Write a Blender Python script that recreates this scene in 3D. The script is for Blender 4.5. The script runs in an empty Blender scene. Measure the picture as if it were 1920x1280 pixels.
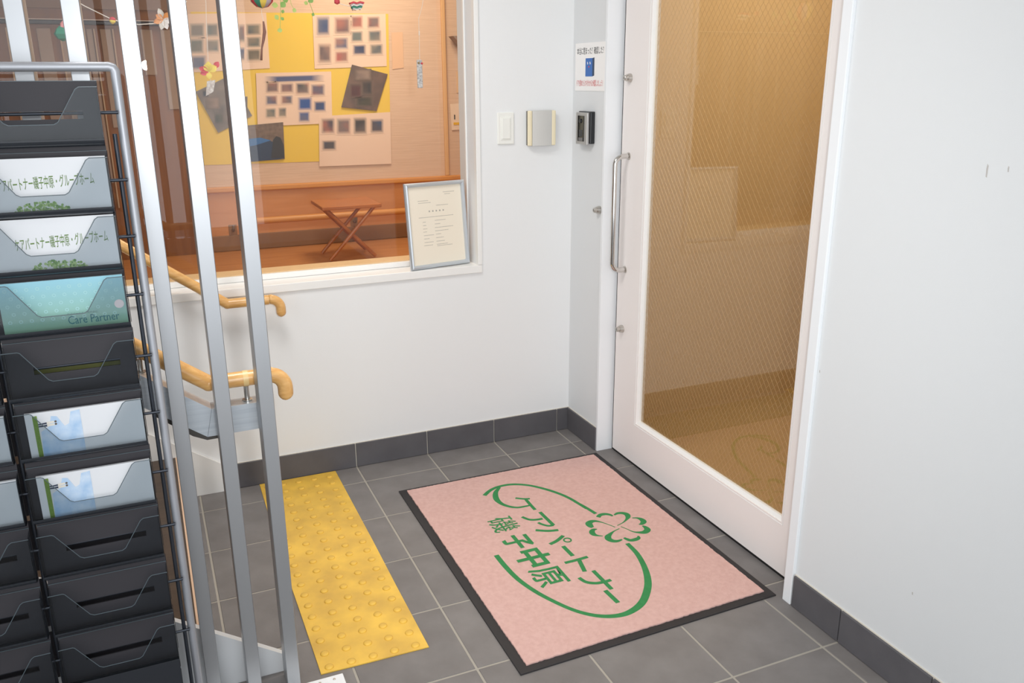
import bpy, bmesh, math, random
from mathutils import Vector, Matrix, Euler
random.seed(7)
SC = bpy.context.scene
COL = SC.collection

# ------------------------------------------------------------------ camera
F_PX = 1588.98
CAM = Vector((-1.6195, -3.1234, 1.4936))
RX, RY, RZ = 1.2702, 0.0059, -0.4095
cd = bpy.data.cameras.new('camera')
cd.sensor_width = 36.0
cd.lens = F_PX * 36.0 / 1920.0
cd.clip_start = 0.02
cam = bpy.data.objects.new('camera', cd)
cam.location = CAM
cam.rotation_euler = (RX, RY, RZ)
COL.objects.link(cam)
SC.camera = cam
RM = Euler((RX, RY, RZ), 'XYZ').to_matrix()

# ------------------------------------------------------------------ world, lights, exposure
SC.view_settings.view_transform = 'Standard'
SC.view_settings.look = 'None'
SC.view_settings.exposure = 0.13
SC.view_settings.gamma = 1.0
SC.view_settings.use_curve_mapping = False
w = bpy.data.worlds.new('world')
SC.world = w
w.use_nodes = True
w.node_tree.nodes['Background'].inputs[0].default_value = (0.85, 0.92, 1.0, 1)
w.node_tree.nodes['Background'].inputs[1].default_value = 0.6

def light(name, kind, loc, energy, color=(1, 1, 1), size=0.1, size_y=None, rot=(0, 0, 0), spread=None):
    l = bpy.data.lights.new(name, kind)
    l.energy = energy
    l.color = color
    if kind == 'AREA':
        l.shape = 'RECTANGLE'
        l.size = size
        l.size_y = size_y or size
        if spread:
            l.spread = spread
    else:
        l.shadow_soft_size = size
    o = bpy.data.objects.new(name, l)
    o.location = loc
    o.rotation_euler = rot
    COL.objects.link(o)
    return o

PI = math.pi
fl = light('camera_flash', 'SPOT', CAM + Vector((0.13, -0.02, 0.10)), 65, (0.965, 0.99, 1.0), 0.03, rot=(RX + 0.06, 0, RZ + 0.03))
fl.data.spot_size = math.radians(77)
fl.data.spot_blend = 1.0
light('rear_fill_light', 'AREA', (-1.7, -4.9, 1.2), 30, (0.94, 0.97, 1.0), 2.2, 2.0, (PI / 2, 0, 0))  # unseen fill light added behind the camera to brighten the lobby
light('side_fill_light', 'AREA', (-3.38, -3.2, 1.3), 23, (0.95, 0.985, 1.0), 2.0, 2.6, (0, -PI / 2, 0))  # unseen fill light added on the left to lift the door
light('lobby_fill_light', 'AREA', (-1.35, -0.95, 2.40), 18, (1.0, 0.99, 0.98), 0.6, 0.6)  # unseen overhead fill added to brighten the window wall and door
light('lobby_fill_light', 'AREA', (-1.9, -3.6, 2.40), 8, (1.0, 0.99, 0.98), 0.6, 0.6)  # second overhead fill light, added out of view
light('inner_room_lamp_light', 'AREA', (-0.5, 0.85, 2.36), 14, (1.0, 0.87, 0.71), 0.5, 0.5)
light('hall_lamp_light', 'AREA', (0.85, -0.75, 2.36), 12, (1.0, 0.86, 0.66), 0.4, 0.4)

# ------------------------------------------------------------------ helpers
def ray(px, py):
    return RM @ Vector(((px - 960) / F_PX, -(py - 640) / F_PX, -1.0))

def at(px, py, ax, val):
    """the point of an axis-aligned plane seen at a pixel"""
    r = ray(px, py)
    i = 'xyz'.index(ax)
    return CAM + r * ((val - CAM[i]) / r[i])

def lin(c):
    c = c / 255.0
    return c / 12.92 if c <= 0.04045 else ((c + 0.055) / 1.055) ** 2.4

def rgb(r, g, b):
    return (lin(r), lin(g), lin(b), 1.0)

MATS = {}

def mat(name, col, rough=0.5, metal=0.0, spec=0.5, noise=None, bump=None, rand=0.0, wood=None, coat=0.0):
    """noise=(scale, amount, second colour)  bump=(scale, strength)  wood=(axis scale xyz, dark colour)"""
    if name in MATS:
        return MATS[name]
    m = bpy.data.materials.new(name)
    m.use_nodes = True
    nt = m.node_tree
    b = nt.nodes['Principled BSDF']
    b.inputs['Base Color'].default_value = col
    b.inputs['Roughness'].default_value = rough
    b.inputs['Metallic'].default_value = metal
    b.inputs['Specular IOR Level'].default_value = spec
    b.inputs['Coat Weight'].default_value = coat
    tc = nt.nodes.new('ShaderNodeTexCoord')
    src = None
    if noise or wood:
        n = nt.nodes.new('ShaderNodeTexNoise')
        n.inputs['Detail'].default_value = 5
        if wood:
            mp = nt.nodes.new('ShaderNodeMapping')
            mp.inputs['Scale'].default_value = wood[0]
            nt.links.new(tc.outputs['Object'], mp.inputs['Vector'])
            nt.links.new(mp.outputs['Vector'], n.inputs['Vector'])
            n.inputs['Scale'].default_value = 1.0
            n.inputs['Distortion'].default_value = 0.6
            c2, amt = wood[1], 1.0
        else:
            nt.links.new(tc.outputs['Object'], n.inputs['Vector'])
            n.inputs['Scale'].default_value = noise[0]
            c2, amt = noise[2], noise[1]
        rp = nt.nodes.new('ShaderNodeValToRGB')
        rp.color_ramp.elements[0].position = 0.32
        rp.color_ramp.elements[1].position = 0.68
        rp.color_ramp.elements[0].color = [col[i] * (1 - amt) + c2[i] * amt for i in range(3)] + [1]
        rp.color_ramp.elements[1].color = col
        nt.links.new(n.outputs['Fac'], rp.inputs['Fac'])
        src = rp.outputs['Color']
    if rand:
        oi = nt.nodes.new('ShaderNodeObjectInfo')
        mr = nt.nodes.new('ShaderNodeMapRange')
        mr.inputs['To Min'].default_value = 1 - rand
        mr.inputs['To Max'].default_value = 1 + rand
        nt.links.new(oi.outputs['Random'], mr.inputs['Value'])
        hs = nt.nodes.new('ShaderNodeHueSaturation')
        if src:
            nt.links.new(src, hs.inputs['Color'])
        else:
            hs.inputs['Color'].default_value = col
        nt.links.new(mr.outputs['Result'], hs.inputs['Value'])
        src = hs.outputs['Color']
    if src:
        nt.links.new(src, b.inputs['Base Color'])
    if bump:
        n2 = nt.nodes.new('ShaderNodeTexNoise')
        n2.inputs['Scale'].default_value = bump[0]
        n2.inputs['Detail'].default_value = 3
        nt.links.new(tc.outputs['Object'], n2.inputs['Vector'])
        bp = nt.nodes.new('ShaderNodeBump')
        bp.inputs['Strength'].default_value = bump[1]
        bp.inputs['Distance'].default_value = 0.002
        nt.links.new(n2.outputs['Fac'], bp.inputs['Height'])
        nt.links.new(bp.outputs['Normal'], b.inputs['Normal'])
    MATS[name] = m
    return m

def glass_mat(name, tint, r0=0.04, rough=0.0):
    """clear or tinted sheet: transparent, with a reflection that grows at grazing angles"""
    m = bpy.data.materials.new(name)
    m.use_nodes = True
    nt = m.node_tree
    nt.nodes.clear()
    out = nt.nodes.new('ShaderNodeOutputMaterial')
    mix = nt.nodes.new('ShaderNodeMixShader')
    tr = nt.nodes.new('ShaderNodeBsdfTransparent')
    tr.inputs[0].default_value = tint
    gl = nt.nodes.new('ShaderNodeBsdfGlossy')
    gl.inputs['Roughness'].default_value = rough
    lw = nt.nodes.new('ShaderNodeLayerWeight')
    lw.inputs['Blend'].default_value = 0.5
    pw = nt.nodes.new('ShaderNodeMath'); pw.operation = 'POWER'; pw.inputs[1].default_value = 5.0
    ml = nt.nodes.new('ShaderNodeMath'); ml.operation = 'MULTIPLY_ADD'
    ml.inputs[1].default_value = 1 - r0; ml.inputs[2].default_value = r0
    nt.links.new(lw.outputs['Facing'], pw.inputs[0])
    nt.links.new(pw.outputs[0], ml.inputs[0])
    nt.links.new(ml.outputs[0], mix.inputs[0])
    nt.links.new(tr.outputs[0], mix.inputs[1])
    nt.links.new(gl.outputs[0], mix.inputs[2])
    nt.links.new(mix.outputs[0], out.inputs[0])
    return m

def vcol_mat(name, rough=0.6):
    m = bpy.data.materials.new(name)
    m.use_nodes = True
    nt = m.node_tree
    a = nt.nodes.new('ShaderNodeVertexColor')
    a.layer_name = 'print'
    nt.links.new(a.outputs['Color'], nt.nodes['Principled BSDF'].inputs['Base Color'])
    nt.nodes['Principled BSDF'].inputs['Roughness'].default_value = rough
    return m

def world_loc(o):
    v = Vector((0, 0, 0))
    while o:
        v += o.location
        o = o.parent
    return v

def tag(o, label=None, cat=None, group=None, kind=None):
    if label: o['label'] = label
    if cat: o['category'] = cat
    if group: o['group'] = group
    if kind: o['kind'] = kind
    return o

def link(name, me, parent=None):
    o = bpy.data.objects.new(name, me)
    COL.objects.link(o)
    if parent:
        o.parent = parent
    return o

def thing(name, label, cat, loc, group=None):
    o = link(name, None)
    o.empty_display_size = 0.05
    o.location = loc
    return tag(o, label, cat, group)

def obj(name, bm, m, parent=None, smooth=False, origin=None):
    """bm holds world coordinates; the object gets its origin at `origin` or its parent's place"""
    base = Vector(origin) if origin is not None else (world_loc(parent) if parent else Vector((0, 0, 0)))
    bmesh.ops.translate(bm, verts=bm.verts, vec=-base)
    bmesh.ops.recalc_face_normals(bm, faces=bm.faces)
    me = bpy.data.meshes.new(name)
    bm.to_mesh(me)
    bm.free()
    if smooth:
        for p in me.polygons:
            p.use_smooth = True
        if smooth != 'all':
            me.set_sharp_from_angle(angle=math.radians(40))
    if m:
        me.materials.append(m)
    o = link(name, me, parent)
    o.location = base - (world_loc(parent) if parent else Vector((0, 0, 0)))
    return o

def BM():
    return bmesh.new()

def box(bm, x0, x1, y0, y1, z0, z1, bev=0.0, seg=2):
    x0, x1 = min(x0, x1), max(x0, x1); y0, y1 = min(y0, y1), max(y0, y1); z0, z1 = min(z0, z1), max(z0, z1)
    vs = [bm.verts.new((x, y, z)) for x in (x0, x1) for y in (y0, y1) for z in (z0, z1)]
    q = [(0, 1, 3, 2), (4, 6, 7, 5), (0, 4, 5, 1), (2, 3, 7, 6), (0, 2, 6, 4), (1, 5, 7, 3)]
    fs = [bm.faces.new([vs[i] for i in f]) for f in q]
    if bev:
        es = set(e for f in fs for e in f.edges)
        bmesh.ops.bevel(bm, geom=list(es), offset=bev, segments=seg, affect='EDGES', profile=0.5)
    return bm

def prism(bm, pts, fn, d0, d1, bev=0.0):
    """polygon pts (a,b) extruded between depths d0 and d1; fn(a,b,d) -> world point"""
    n = len(pts)
    lo = [bm.verts.new(fn(a, b, d0)) for a, b in pts]
    hi = [bm.verts.new(fn(a, b, d1)) for a, b in pts]
    fs = [bm.faces.new(lo), bm.faces.new(hi[::-1])]
    for i in range(n):
        fs.append(bm.faces.new((lo[i], lo[(i + 1) % n], hi[(i + 1) % n], hi[i])))
    if bev:
        es = set(fs[1].edges)
        bmesh.ops.bevel(bm, geom=list(es), offset=bev, segments=2, affect='EDGES', profile=0.5)
    return bm

def tube(bm, path, r, seg=12, caps=True, radii=None, flat=1.0):
    """swept round bar along a polyline"""
    P = [Vector(p) for p in path]
    rings = []
    t0 = (P[1] - P[0]).normalized()
    ref = Vector((0, 0, 1)) if abs(t0.z) < 0.9 else Vector((0, 1, 0))
    nrm = (ref - t0 * ref.dot(t0)).normalized()
    for i, p in enumerate(P):
        if i == 0: t = (P[1] - P[0]).normalized()
        elif i == len(P) - 1: t = (P[-1] - P[-2]).normalized()
        else: t = ((P[i] - P[i - 1]).normalized() + (P[i + 1] - P[i]).normalized()).normalized()
        nrm = (nrm - t * nrm.dot(t)).normalized()
        bi = t.cross(nrm)
        rr = radii[i] if radii else r
        k = 1.0
        if 0 < i < len(P) - 1:
            c = t.dot((P[i] - P[i - 1]).normalized())
            k = 1 / max(c, 0.5)
        rings.append([bm.verts.new(p + nrm * math.cos(2 * PI * j / seg) * rr * flat + bi * math.sin(2 * PI * j / seg) * rr) for j in range(seg)])
    for a, b in zip(rings[:-1], rings[1:]):
        for j in range(seg):
            bm.faces.new((a[j], a[(j + 1) % seg], b[(j + 1) % seg], b[j]))
    if caps:
        bm.faces.new(rings[0][::-1])
        bm.faces.new(rings[-1])
    return bm

def lathe(bm, prof, origin, axis, seg=20):
    """profile (r, h) turned about axis from origin"""
    ax = Vector(axis).normalized()
    u = ax.orthogonal().normalized()
    v = ax.cross(u)
    o = Vector(origin)
    rings = [[bm.verts.new(o + ax * h + (u * math.cos(2 * PI * j / seg) + v * math.sin(2 * PI * j / seg)) * max(r, 1e-5)) for j in range(seg)] for r, h in prof]
    for a, b in zip(rings[:-1], rings[1:]):
        for j in range(seg):
            bm.faces.new((a[j], a[(j + 1) % seg], b[(j + 1) % seg], b[j]))
    bm.faces.new(rings[0][::-1])
    bm.faces.new(rings[-1])
    return bm

def smooth_path(pts, n=6):
    """Catmull-Rom through points of any dimension"""
    out = []
    k = len(pts)
    for i in range(k - 1):
        p0 = pts[max(i - 1, 0)]; p1 = pts[i]; p2 = pts[i + 1]; p3 = pts[min(i + 2, k - 1)]
        for j in range(n):
            t = j / n
            out.append(tuple(0.5 * (2 * b + (c - a) * t + (2 * a - 5 * b + 4 * c - d) * t * t + (3 * b - a - 3 * c + d) * t ** 3) for a, b, c, d in zip(p0, p1, p2, p3)))
    out.append(tuple(pts[-1]))
    return out

def ribbon(bm, pts, wid, fn, h0, h1):
    """flat stroke of varying width along 2D pts, with a little height; fn(a,b,h)->world"""
    n = len(pts)
    L, R = [], []
    for i in range(n):
        a = pts[max(i - 1, 0)]; b = pts[min(i + 1, n - 1)]
        dx, dy = b[0] - a[0], b[1] - a[1]
        l = math.hypot(dx, dy) or 1e-9
        w_ = (wid[i] if isinstance(wid, (list, tuple)) else wid) / 2
        L.append((pts[i][0] - dy / l * w_, pts[i][1] + dx / l * w_))
        R.append((pts[i][0] + dy / l * w_, pts[i][1] - dx / l * w_))
    tl = [bm.verts.new(fn(a, b, h1)) for a, b in L]; tr_ = [bm.verts.new(fn(a, b, h1)) for a, b in R]
    bl = [bm.verts.new(fn(a, b, h0)) for a, b in L]; br = [bm.verts.new(fn(a, b, h0)) for a, b in R]
    for i in range(n - 1):
        bm.faces.new((tl[i], tl[i + 1], tr_[i + 1], tr_[i]))
        bm.faces.new((bl[i], bl[i + 1], tl[i + 1], tl[i]))
        bm.faces.new((tr_[i], tr_[i + 1], br[i + 1], br[i]))
    bm.faces.new((tl[0], tr_[0], br[0], bl[0]))
    bm.faces.new((tl[-1], bl[-1], br[-1], tr_[-1]))
    return bm

def text_bm(body, o, u, v, w, h, thick=0.0004, bold=0.0):
    """lettering whose box fills w x h from corner o along unit vectors u (reading) and v (up)"""
    c = bpy.data.curves.new('lettering', 'FONT')
    c.body = body
    c.resolution_u = 2
    c.offset = bold
    t = bpy.data.objects.new('lettering', c)
    COL.objects.link(t)
    dg = bpy.context.evaluated_depsgraph_get()
    me = bpy.data.meshes.new_from_object(t.evaluated_get(dg))
    bpy.data.objects.remove(t)
    bpy.data.curves.remove(c)
    bm = BM()
    bm.from_mesh(me)
    bpy.data.meshes.remove(me)
    xs = [p.co.x for p in bm.verts]; ys = [p.co.y for p in bm.verts]
    x0, x1, y0, y1 = min(xs), max(xs), min(ys), max(ys)
    o, u, v = Vector(o), Vector(u).normalized(), Vector(v).normalized()
    nn = u.cross(v)
    for p in bm.verts:
        p.co = o + u * ((p.co.x - x0) / (x1 - x0) * w) + v * ((p.co.y - y0) / max(y1 - y0, 1e-6) * h) + nn * thick
    return bm

def text_obj(name, m, parent, *a, **k):
    bm = text_bm(*a, **k)
    base = world_loc(parent)
    bmesh.ops.translate(bm, verts=bm.verts, vec=-base)
    me = bpy.data.meshes.new(name)
    bm.to_mesh(me); bm.free()
    me.materials.append(m)
    return link(name, me, parent)

# ------------------------------------------------------------------ materials
WALL = mat('white_wallpaper', rgb(235, 236, 236), 0.75, spec=0.25, bump=(350, 0.12))
WALLR = mat('white_wall_panel', rgb(224, 226, 227), 0.62, spec=0.3, bump=(300, 0.06))
CEIL = mat('white_ceiling', rgb(238, 238, 236), 0.9, spec=0.1)
WHITE = mat('white_painted_wood', rgb(240, 239, 236), 0.38, spec=0.4)
DOORW = mat('white_door_coating', rgb(240, 234, 231), 0.42, spec=0.4)
JAMB = mat('white_jamb_paint', rgb(238, 240, 242), 0.4, spec=0.4)
TILE = mat('grey_stone_tile', rgb(131, 127, 125), 0.6, spec=0.3, noise=(9, 0.7, rgb(113, 108, 106)), bump=(120, 0.12), rand=0.05)
GROUT = mat('beige_grout', rgb(172, 166, 156), 0.9, spec=0.1)
BASET = mat('dark_grey_stone_tile', rgb(96, 94, 97), 0.55, spec=0.35, noise=(10, 0.5, rgb(80, 78, 82)), bump=(120, 0.12), rand=0.05)
CAULK = mat('cream_caulk', rgb(215, 208, 195), 0.7)
SEAL = mat('black_rubber', rgb(24, 24, 25), 0.6)
STEEL = mat('brushed_steel', rgb(200, 196, 190), 0.28, metal=1.0)
CHROME = mat('polished_steel', rgb(215, 213, 210), 0.12, metal=1.0)
ALU = mat('satin_aluminium', rgb(174, 176, 179), 0.38, metal=0.75, spec=0.5)
ALUB = mat('sheet_aluminium', rgb(205, 212, 218), 0.36, metal=0.6, wood=((3, 60, 120), rgb(188, 196, 204)))
TUBEM = mat('silver_tube', rgb(178, 180, 186), 0.48, metal=0.6)
OAK = mat('honey_wood', rgb(232, 186, 120), 0.32, spec=0.5, wood=((14, 70, 70), rgb(212, 156, 88)), coat=0.25)
OAKL = mat('pale_wood_ring', rgb(232, 200, 140), 0.35)
PINK = mat('pink_carpet_pile', rgb(228, 190, 182), 0.95, spec=0.05, noise=(70, 0.75, rgb(216, 174, 166)), bump=(900, 0.8))
GREEN = mat('green_carpet_pile', rgb(72, 148, 92), 0.95, spec=0.05, noise=(60, 0.5, rgb(60, 134, 80)), bump=(900, 0.8))
RUBBER = mat('black_mat_rubber', rgb(44, 41, 42), 0.7, bump=(400, 0.3))
YEL = mat('yellow_rubber', rgb(242, 197, 78), 0.5, noise=(9, 0.8, rgb(200, 158, 70)), bump=(60, 0.1))
DARKWOOD = mat('dark_brown_floorboard', rgb(78, 60, 44), 0.35, wood=((5, 40, 40), rgb(62, 46, 32)))
NOSE = mat('pale_nosing', rgb(226, 190, 160), 0.45)
POCKET = mat('charcoal_plastic', rgb(58, 56, 60), 0.55, spec=0.3)
WIRE = mat('dark_steel_wire', rgb(62, 66, 74), 0.35, metal=0.6)
SMOKE = glass_mat('smoked_acrylic', (0.80, 0.825, 0.84, 1), 0.018, 0.04)
SMOKEE = mat('acrylic_edge', rgb(92, 104, 110), 0.3, spec=0.5)
PANE = glass_mat('window_glass', (0.975, 0.975, 0.97, 1), 0.022)
BRONZE = glass_mat('amber_wired_glass', (0.95, 0.925, 0.875, 1), 0.058, 0.0)
PAPER = mat('white_paper', rgb(238, 238, 240), 0.6, spec=0.3)
PLASTW = mat('ivory_plastic', rgb(240, 240, 234), 0.35)
PLASTB = mat('warm_grey_plastic', rgb(205, 204, 200), 0.45)
CREAM = mat('cream_plastic', rgb(240, 228, 196), 0.4)
BLACKP = mat('black_plastic', rgb(30, 31, 34), 0.3)
LENS = mat('dark_glass', rgb(14, 14, 16), 0.05, spec=0.8)
INK = mat('black_ink', rgb(40, 40, 40), 0.7)
REDINK = mat('red_ink', rgb(214, 70, 74), 0.7)
BLUEINK = mat('blue_ink', rgb(62, 112, 186), 0.6)
NAVYINK = mat('dark_blue_ink', rgb(44, 66, 96), 0.6)
BEIGE = mat('beige_wallpaper', rgb(228, 198, 170), 0.85, spec=0.1, wood=((6, 6, 240), rgb(216, 184, 156)))
WAINS = mat('orange_brown_wainscot', rgb(216, 150, 96), 0.5, wood=((3, 3, 30), rgb(206, 138, 82)))
RAILW = mat('orange_wood_rail', rgb(218, 150, 80), 0.4)
DARKBAND = mat('dark_brown_board', rgb(152, 112, 76), 0.5)
BROWN = mat('brown_door_wood', rgb(146, 94, 50), 0.4, wood=((30, 30, 2), rgb(126, 76, 36)))
GREYPANE = mat('grey_beige_reflection', rgb(168, 146, 130), 0.6)
TAN = mat('tan_hall_wall', rgb(214, 188, 148), 0.85)
TANF = mat('tan_hall_floor', rgb(184, 158, 106), 0.5)
PRINT = vcol_mat('soft_print')

# ------------------------------------------------------------------ setting: shell
def struct(name, bm, m, parent=None, **k):
    o = obj(name, bm, m, parent, **k)
    if not parent:
        o['kind'] = 'structure'
    return o

XL, YF, H = -3.4, -5.0, 2.45
OY0, OY1 = -0.258, -1.43          # door opening
floor = struct('floor', box(BM(), XL, 0.12, YF, 0.0, -0.06, -0.0018), GROUT)
# floor tiles, 300 mm module
P, CX, RY_ = 0.30, -0.0601, -0.1489
g = 0.0034
xs = [0.12] + [CX - P * k for k in range(0, 12)]
ys = [0.0] + [RY_ - P * k for k in range(0, 17)]
cache = {}
for i in range(len(xs) - 1):
    for j in range(len(ys) - 1):
        x1, x0, y1, y0 = xs[i], xs[i + 1], ys[j], ys[j + 1]
        x0 = max(x0, XL); y0 = max(y0, YF)
        if x1 <= -1.65 and y0 > -1.2: continue
        if i == 0:
            if not (y1 <= OY0 + 0.1 and y0 >= OY1 - 0.25): x1 = 0.0
        if x1 - x0 < 0.02 or y1 - y0 < 0.02: continue
        if i == 0 and y1 > OY0 > y0:      # L-shaped tile that turns into the doorway
            pl = [(x0 + g, y0 + g), (0.12, y0 + g), (0.12, OY0 - 0.002), (-0.002, OY0 - 0.002), (-0.002, y1 - g), (x0 + g, y1 - g)]
            obj('tile', prism(BM(), pl, lambda a, c, d: (a, c, d), -0.008, 0.0), TILE, floor)
            continue
        key = (round(x1 - x0, 4), round(y1 - y0, 4))
        c = ((x0 + x1) / 2, (y0 + y1) / 2, 0)
        if key not in cache:
            hx, hy = key[0] / 2 - g, key[1] / 2 - g
            b = box(BM(), -hx, hx, -hy, hy, -0.008, 0, 0.001, 1)
            o = obj('tile', b, TILE, floor)
            cache[key] = o.data
            o.location = c
        else:
            o = link('tile', cache[key], floor)
            o.location = c

struct('ceiling', box(BM(), XL, 0.12, YF, 0.18, H, H + 0.1), CEIL)
# back wall with the inner window
WX0, WX1, WZ0, WZ1 = -3.0, -0.418, 0.755, 2.10
b = BM()
box(b, XL, 0.12, 0, 0.18, 0, WZ0)
box(b, WX1, 0.12, 0, 0.18, WZ0, H)
box(b, XL, WX1, 0, 0.18, WZ1, H)
box(b, XL, WX0, 0, 0.18, WZ0, WZ1)
struct('wall_back', b, WALL)
b = BM()
box(b, 0, 0.12, OY0, 0.0, 0, H)
box(b, 0, 0.12, OY1, OY0, 2.12, H)
box(b, 0, 0.12, YF, OY1, 0, H)
wr = struct('wall_right', b, WALLR)
SM = mat('grey_scuff', rgb(190, 186, 182), 0.8)
for (px, py, w_, h_) in ((1851, 320, 0.004, 0.014), (1891, 317, 0.003, 0.006), (1537, 696, 0.003, 0.004), (1711, 1112, 0.003, 0.004)):
    q = at(px, py, 'x', 0)
    obj('scuff_mark', prism(BM(), [(-w_ * .5, -h_), (w_ * .3, -h_ * .9), (w_ * .6, h_ * .3), (w_ * .3, h_), (-w_ * .4, h_ * .7)], lambda a, c, d: (-d, q.y + a, q.z + c), 0, 0.0004), SM, wr)
b = BM()
box(b, XL - 0.1, XL, -1.85, 0.18, 0, H); box(b, XL - 0.1, XL, YF, -4.55, 0, H); box(b, XL - 0.1, XL, -4.55, -1.85, 2.35, H)  # opening added to house the side fill light
struct('wall_left', b, WALL)
b = BM()
box(b, XL, -2.85, YF - 0.1, YF, 0, H); box(b, -0.55, 0.12, YF - 0.1, YF, 0, H); box(b, -2.85, -0.55, YF - 0.1, YF, 2.25, H)  # opening added around the rear fill light
struct('wall_front', b, WALL)

# baseboards of tile
bbk = struct('baseboard_back', box(BM(), -1.423, 0, -0.004, 0, 0.0, 0.103), CAULK)
edges = [0.0, CX] + [CX - P * k for k in range(1, 5)] + [-1.423]
for x1, x0 in zip(edges[:-1], edges[1:]):
    obj('tile', box(BM(), x0 + 0.002, x1 - 0.002, -0.010, -0.001, 0.0015, 0.101, 0.001, 1), BASET, bbk)
bbr = struct('baseboard_right', box(BM(), -0.004, 0, -0.262, -0.010, 0.0, 0.103), CAULK)
obj('tile', box(BM(), -0.010, -0.001, -0.262, -0.012, 0.0015, 0.101, 0.001, 1), BASET, bbr)
bbr2 = struct('baseboard_front', box(BM(), -0.004, 0, -4.9, -1.462, 0.0, 0.103), CAULK)
edges = [-1.462] + [RY_ - P * k for k in range(5, 16)]
for y1, y0 in zip(edges[:-1], edges[1:]):
    obj('tile', box(BM(), -0.010, -0.001, y0 + 0.002, y1 - 0.002, 0.0015, 0.101, 0.001, 1), BASET, bbr2)

# corner trim beside the door
struct('trim_1', box(BM(), -0.010, 0.004, -1.459, OY1 + 0.004, 0.0, H - 0.01, 0.002), JAMB)

# ------------------------------------------------------------------ window_1
win = link('window_1', None)
win.location = (WX1, 0, WZ0)
win['kind'] = 'structure'
# casing frame on the wall
b = BM()
box(b, WX0, WX1 + 0.016, -0.008, 0.02, 0.749, 0.780, 0.002)
obj('sill_casing', b, WHITE, win)
obj('side_casing', box(BM(), WX1 - 0.0012, WX1 + 0.017, -0.008, 0.02, 0.7805, WZ1 + 0.016, 0.002), WHITE, win)
obj('side_casing', box(BM(), WX0 - 0.017, WX0, -0.008, 0.02, 0.7805, WZ1 + 0.016, 0.002), WHITE, win)
obj('head_casing', box(BM(), WX0, WX1, -0.008, 0.02, WZ1, WZ1 + 0.016, 0.002), WHITE, win)
obj('sill', box(BM(), WX0, WX1, 0.0205, 0.18, 0.755, 0.779), WHITE, win)
obj('bottom_bead', box(BM(), WX0, WX1, 0.092, 0.110, 0.7795, 0.800, 0.002), WHITE, win)
obj('side_bead', box(BM(), WX1 - 0.006, WX1, 0.092, 0.110, 0.8005, WZ1, 0.002), WHITE, win)
obj('glass_pane', box(BM(), WX0, WX1 - 0.004, 0.1005, 0.1035, 0.797, WZ1), PANE, win)
obj('inner_sill', box(BM(), WX0, WX1, 0.1105, 0.20, 0.7795, 0.803, 0.002), mat('pale_inner_sill', rgb(236, 200, 150), 0.45), win)

# ------------------------------------------------------------------ room behind the window
YW = 1.5
far = struct('wall_far', box(BM(), -3.6, 1.2, YW, YW + 0.1, 0, 2.5), BEIGE)
obj('wainscot', box(BM(), -1.36, 0.9, YW - 0.012, YW, 0.6405, 0.945), WAINS, far)
obj('wainscot_cap', box(BM(), -1.36, 0.9, YW - 0.030, YW, 0.945, 0.972, 0.006), RAILW, far)
obj('skirting_board', box(BM(), -1.36, 0.9, YW - 0.020, YW, 0.6405, 0.722, 0.003), DARKBAND, far)
struct('wall_inner_left', box(BM(), -3.7, -3.6, 0.18, YW + 0.1, 0, 2.5), BEIGE)
inr = struct('wall_inner_right', box(BM(), 0.9, 1.0, 0.18, YW, 0, 2.5), BEIGE)
struct('floor_inner', box(BM(), -3.6, 0.9, 0.18, YW, -0.06, 0.64), mat('orange_floorboards', rgb(200, 138, 84), 0.45, wood=((4, 40, 40), rgb(186, 122, 70))))
struct('ceiling_inner', box(BM(), -3.6, 0.9, 0.18, YW, 2.42, 2.5), CEIL)
q = at(829, 150, 'y', YW)
struct('trim_2', box(BM(), q.x, q.x + 0.022, YW - 0.018, YW, 0.972, 2.42, 0.004), mat('tan_corner_trim', rgb(224, 178, 126), 0.6))

# brown sliding doors on the left of the far wall
sd = link('door_2', None); sd.location = (-1.36, YW, 0.64); sd['kind'] = 'structure'
DX0, DX1 = -3.5, -1.37
def dx(px, py=100): return at(px, py, 'y', YW - 0.03).x
obj('door_board', box(BM(), DX0, DX1, YW - 0.03, YW, 0.6405, 2.05), BROWN, sd)
zr = at(150, 40, 'y', YW - 0.05).z
obj('track_rail', box(BM(), DX0, DX1 - 0.02, YW - 0.055, YW - 0.031, zr - 0.014, zr + 0.004, 0.003), mat('dark_rail', rgb(58, 50, 48), 0.35), sd)
obj('rail_lip', box(BM(), DX0, DX1 - 0.02, YW - 0.058, YW - 0.031, zr + 0.0045, zr + 0.009), mat('pale_rail_lip', rgb(205, 190, 180), 0.4), sd)
obj('header_board', box(BM(), DX0, DX1, YW - 0.042, YW - 0.031, zr + 0.055, 2.3), mat('taupe_header', rgb(140, 112, 94), 0.6), sd)
for (a, c, z0) in ((75, 101, 1.02), (118, 130, 1.02), (168, 179, 1.02), (193, 214, 1.28), (268, 290, 1.52), (305, 340, 1.36)):
    obj('panel', box(BM(), dx(a), dx(c), YW - 0.036, YW - 0.0301, z0, zr - 0.03, 0.002), GREYPANE, sd)  # grey-beige tone stands in for window reflections over the door panels
for a in (18, 117, 181, 216):
    obj('edge_strip', box(BM(), dx(a), dx(a) + 0.006, YW - 0.040, YW - 0.0301, 0.9, zr - 0.03), mat('pale_strip', rgb(190, 162, 132), 0.5), sd)

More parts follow.
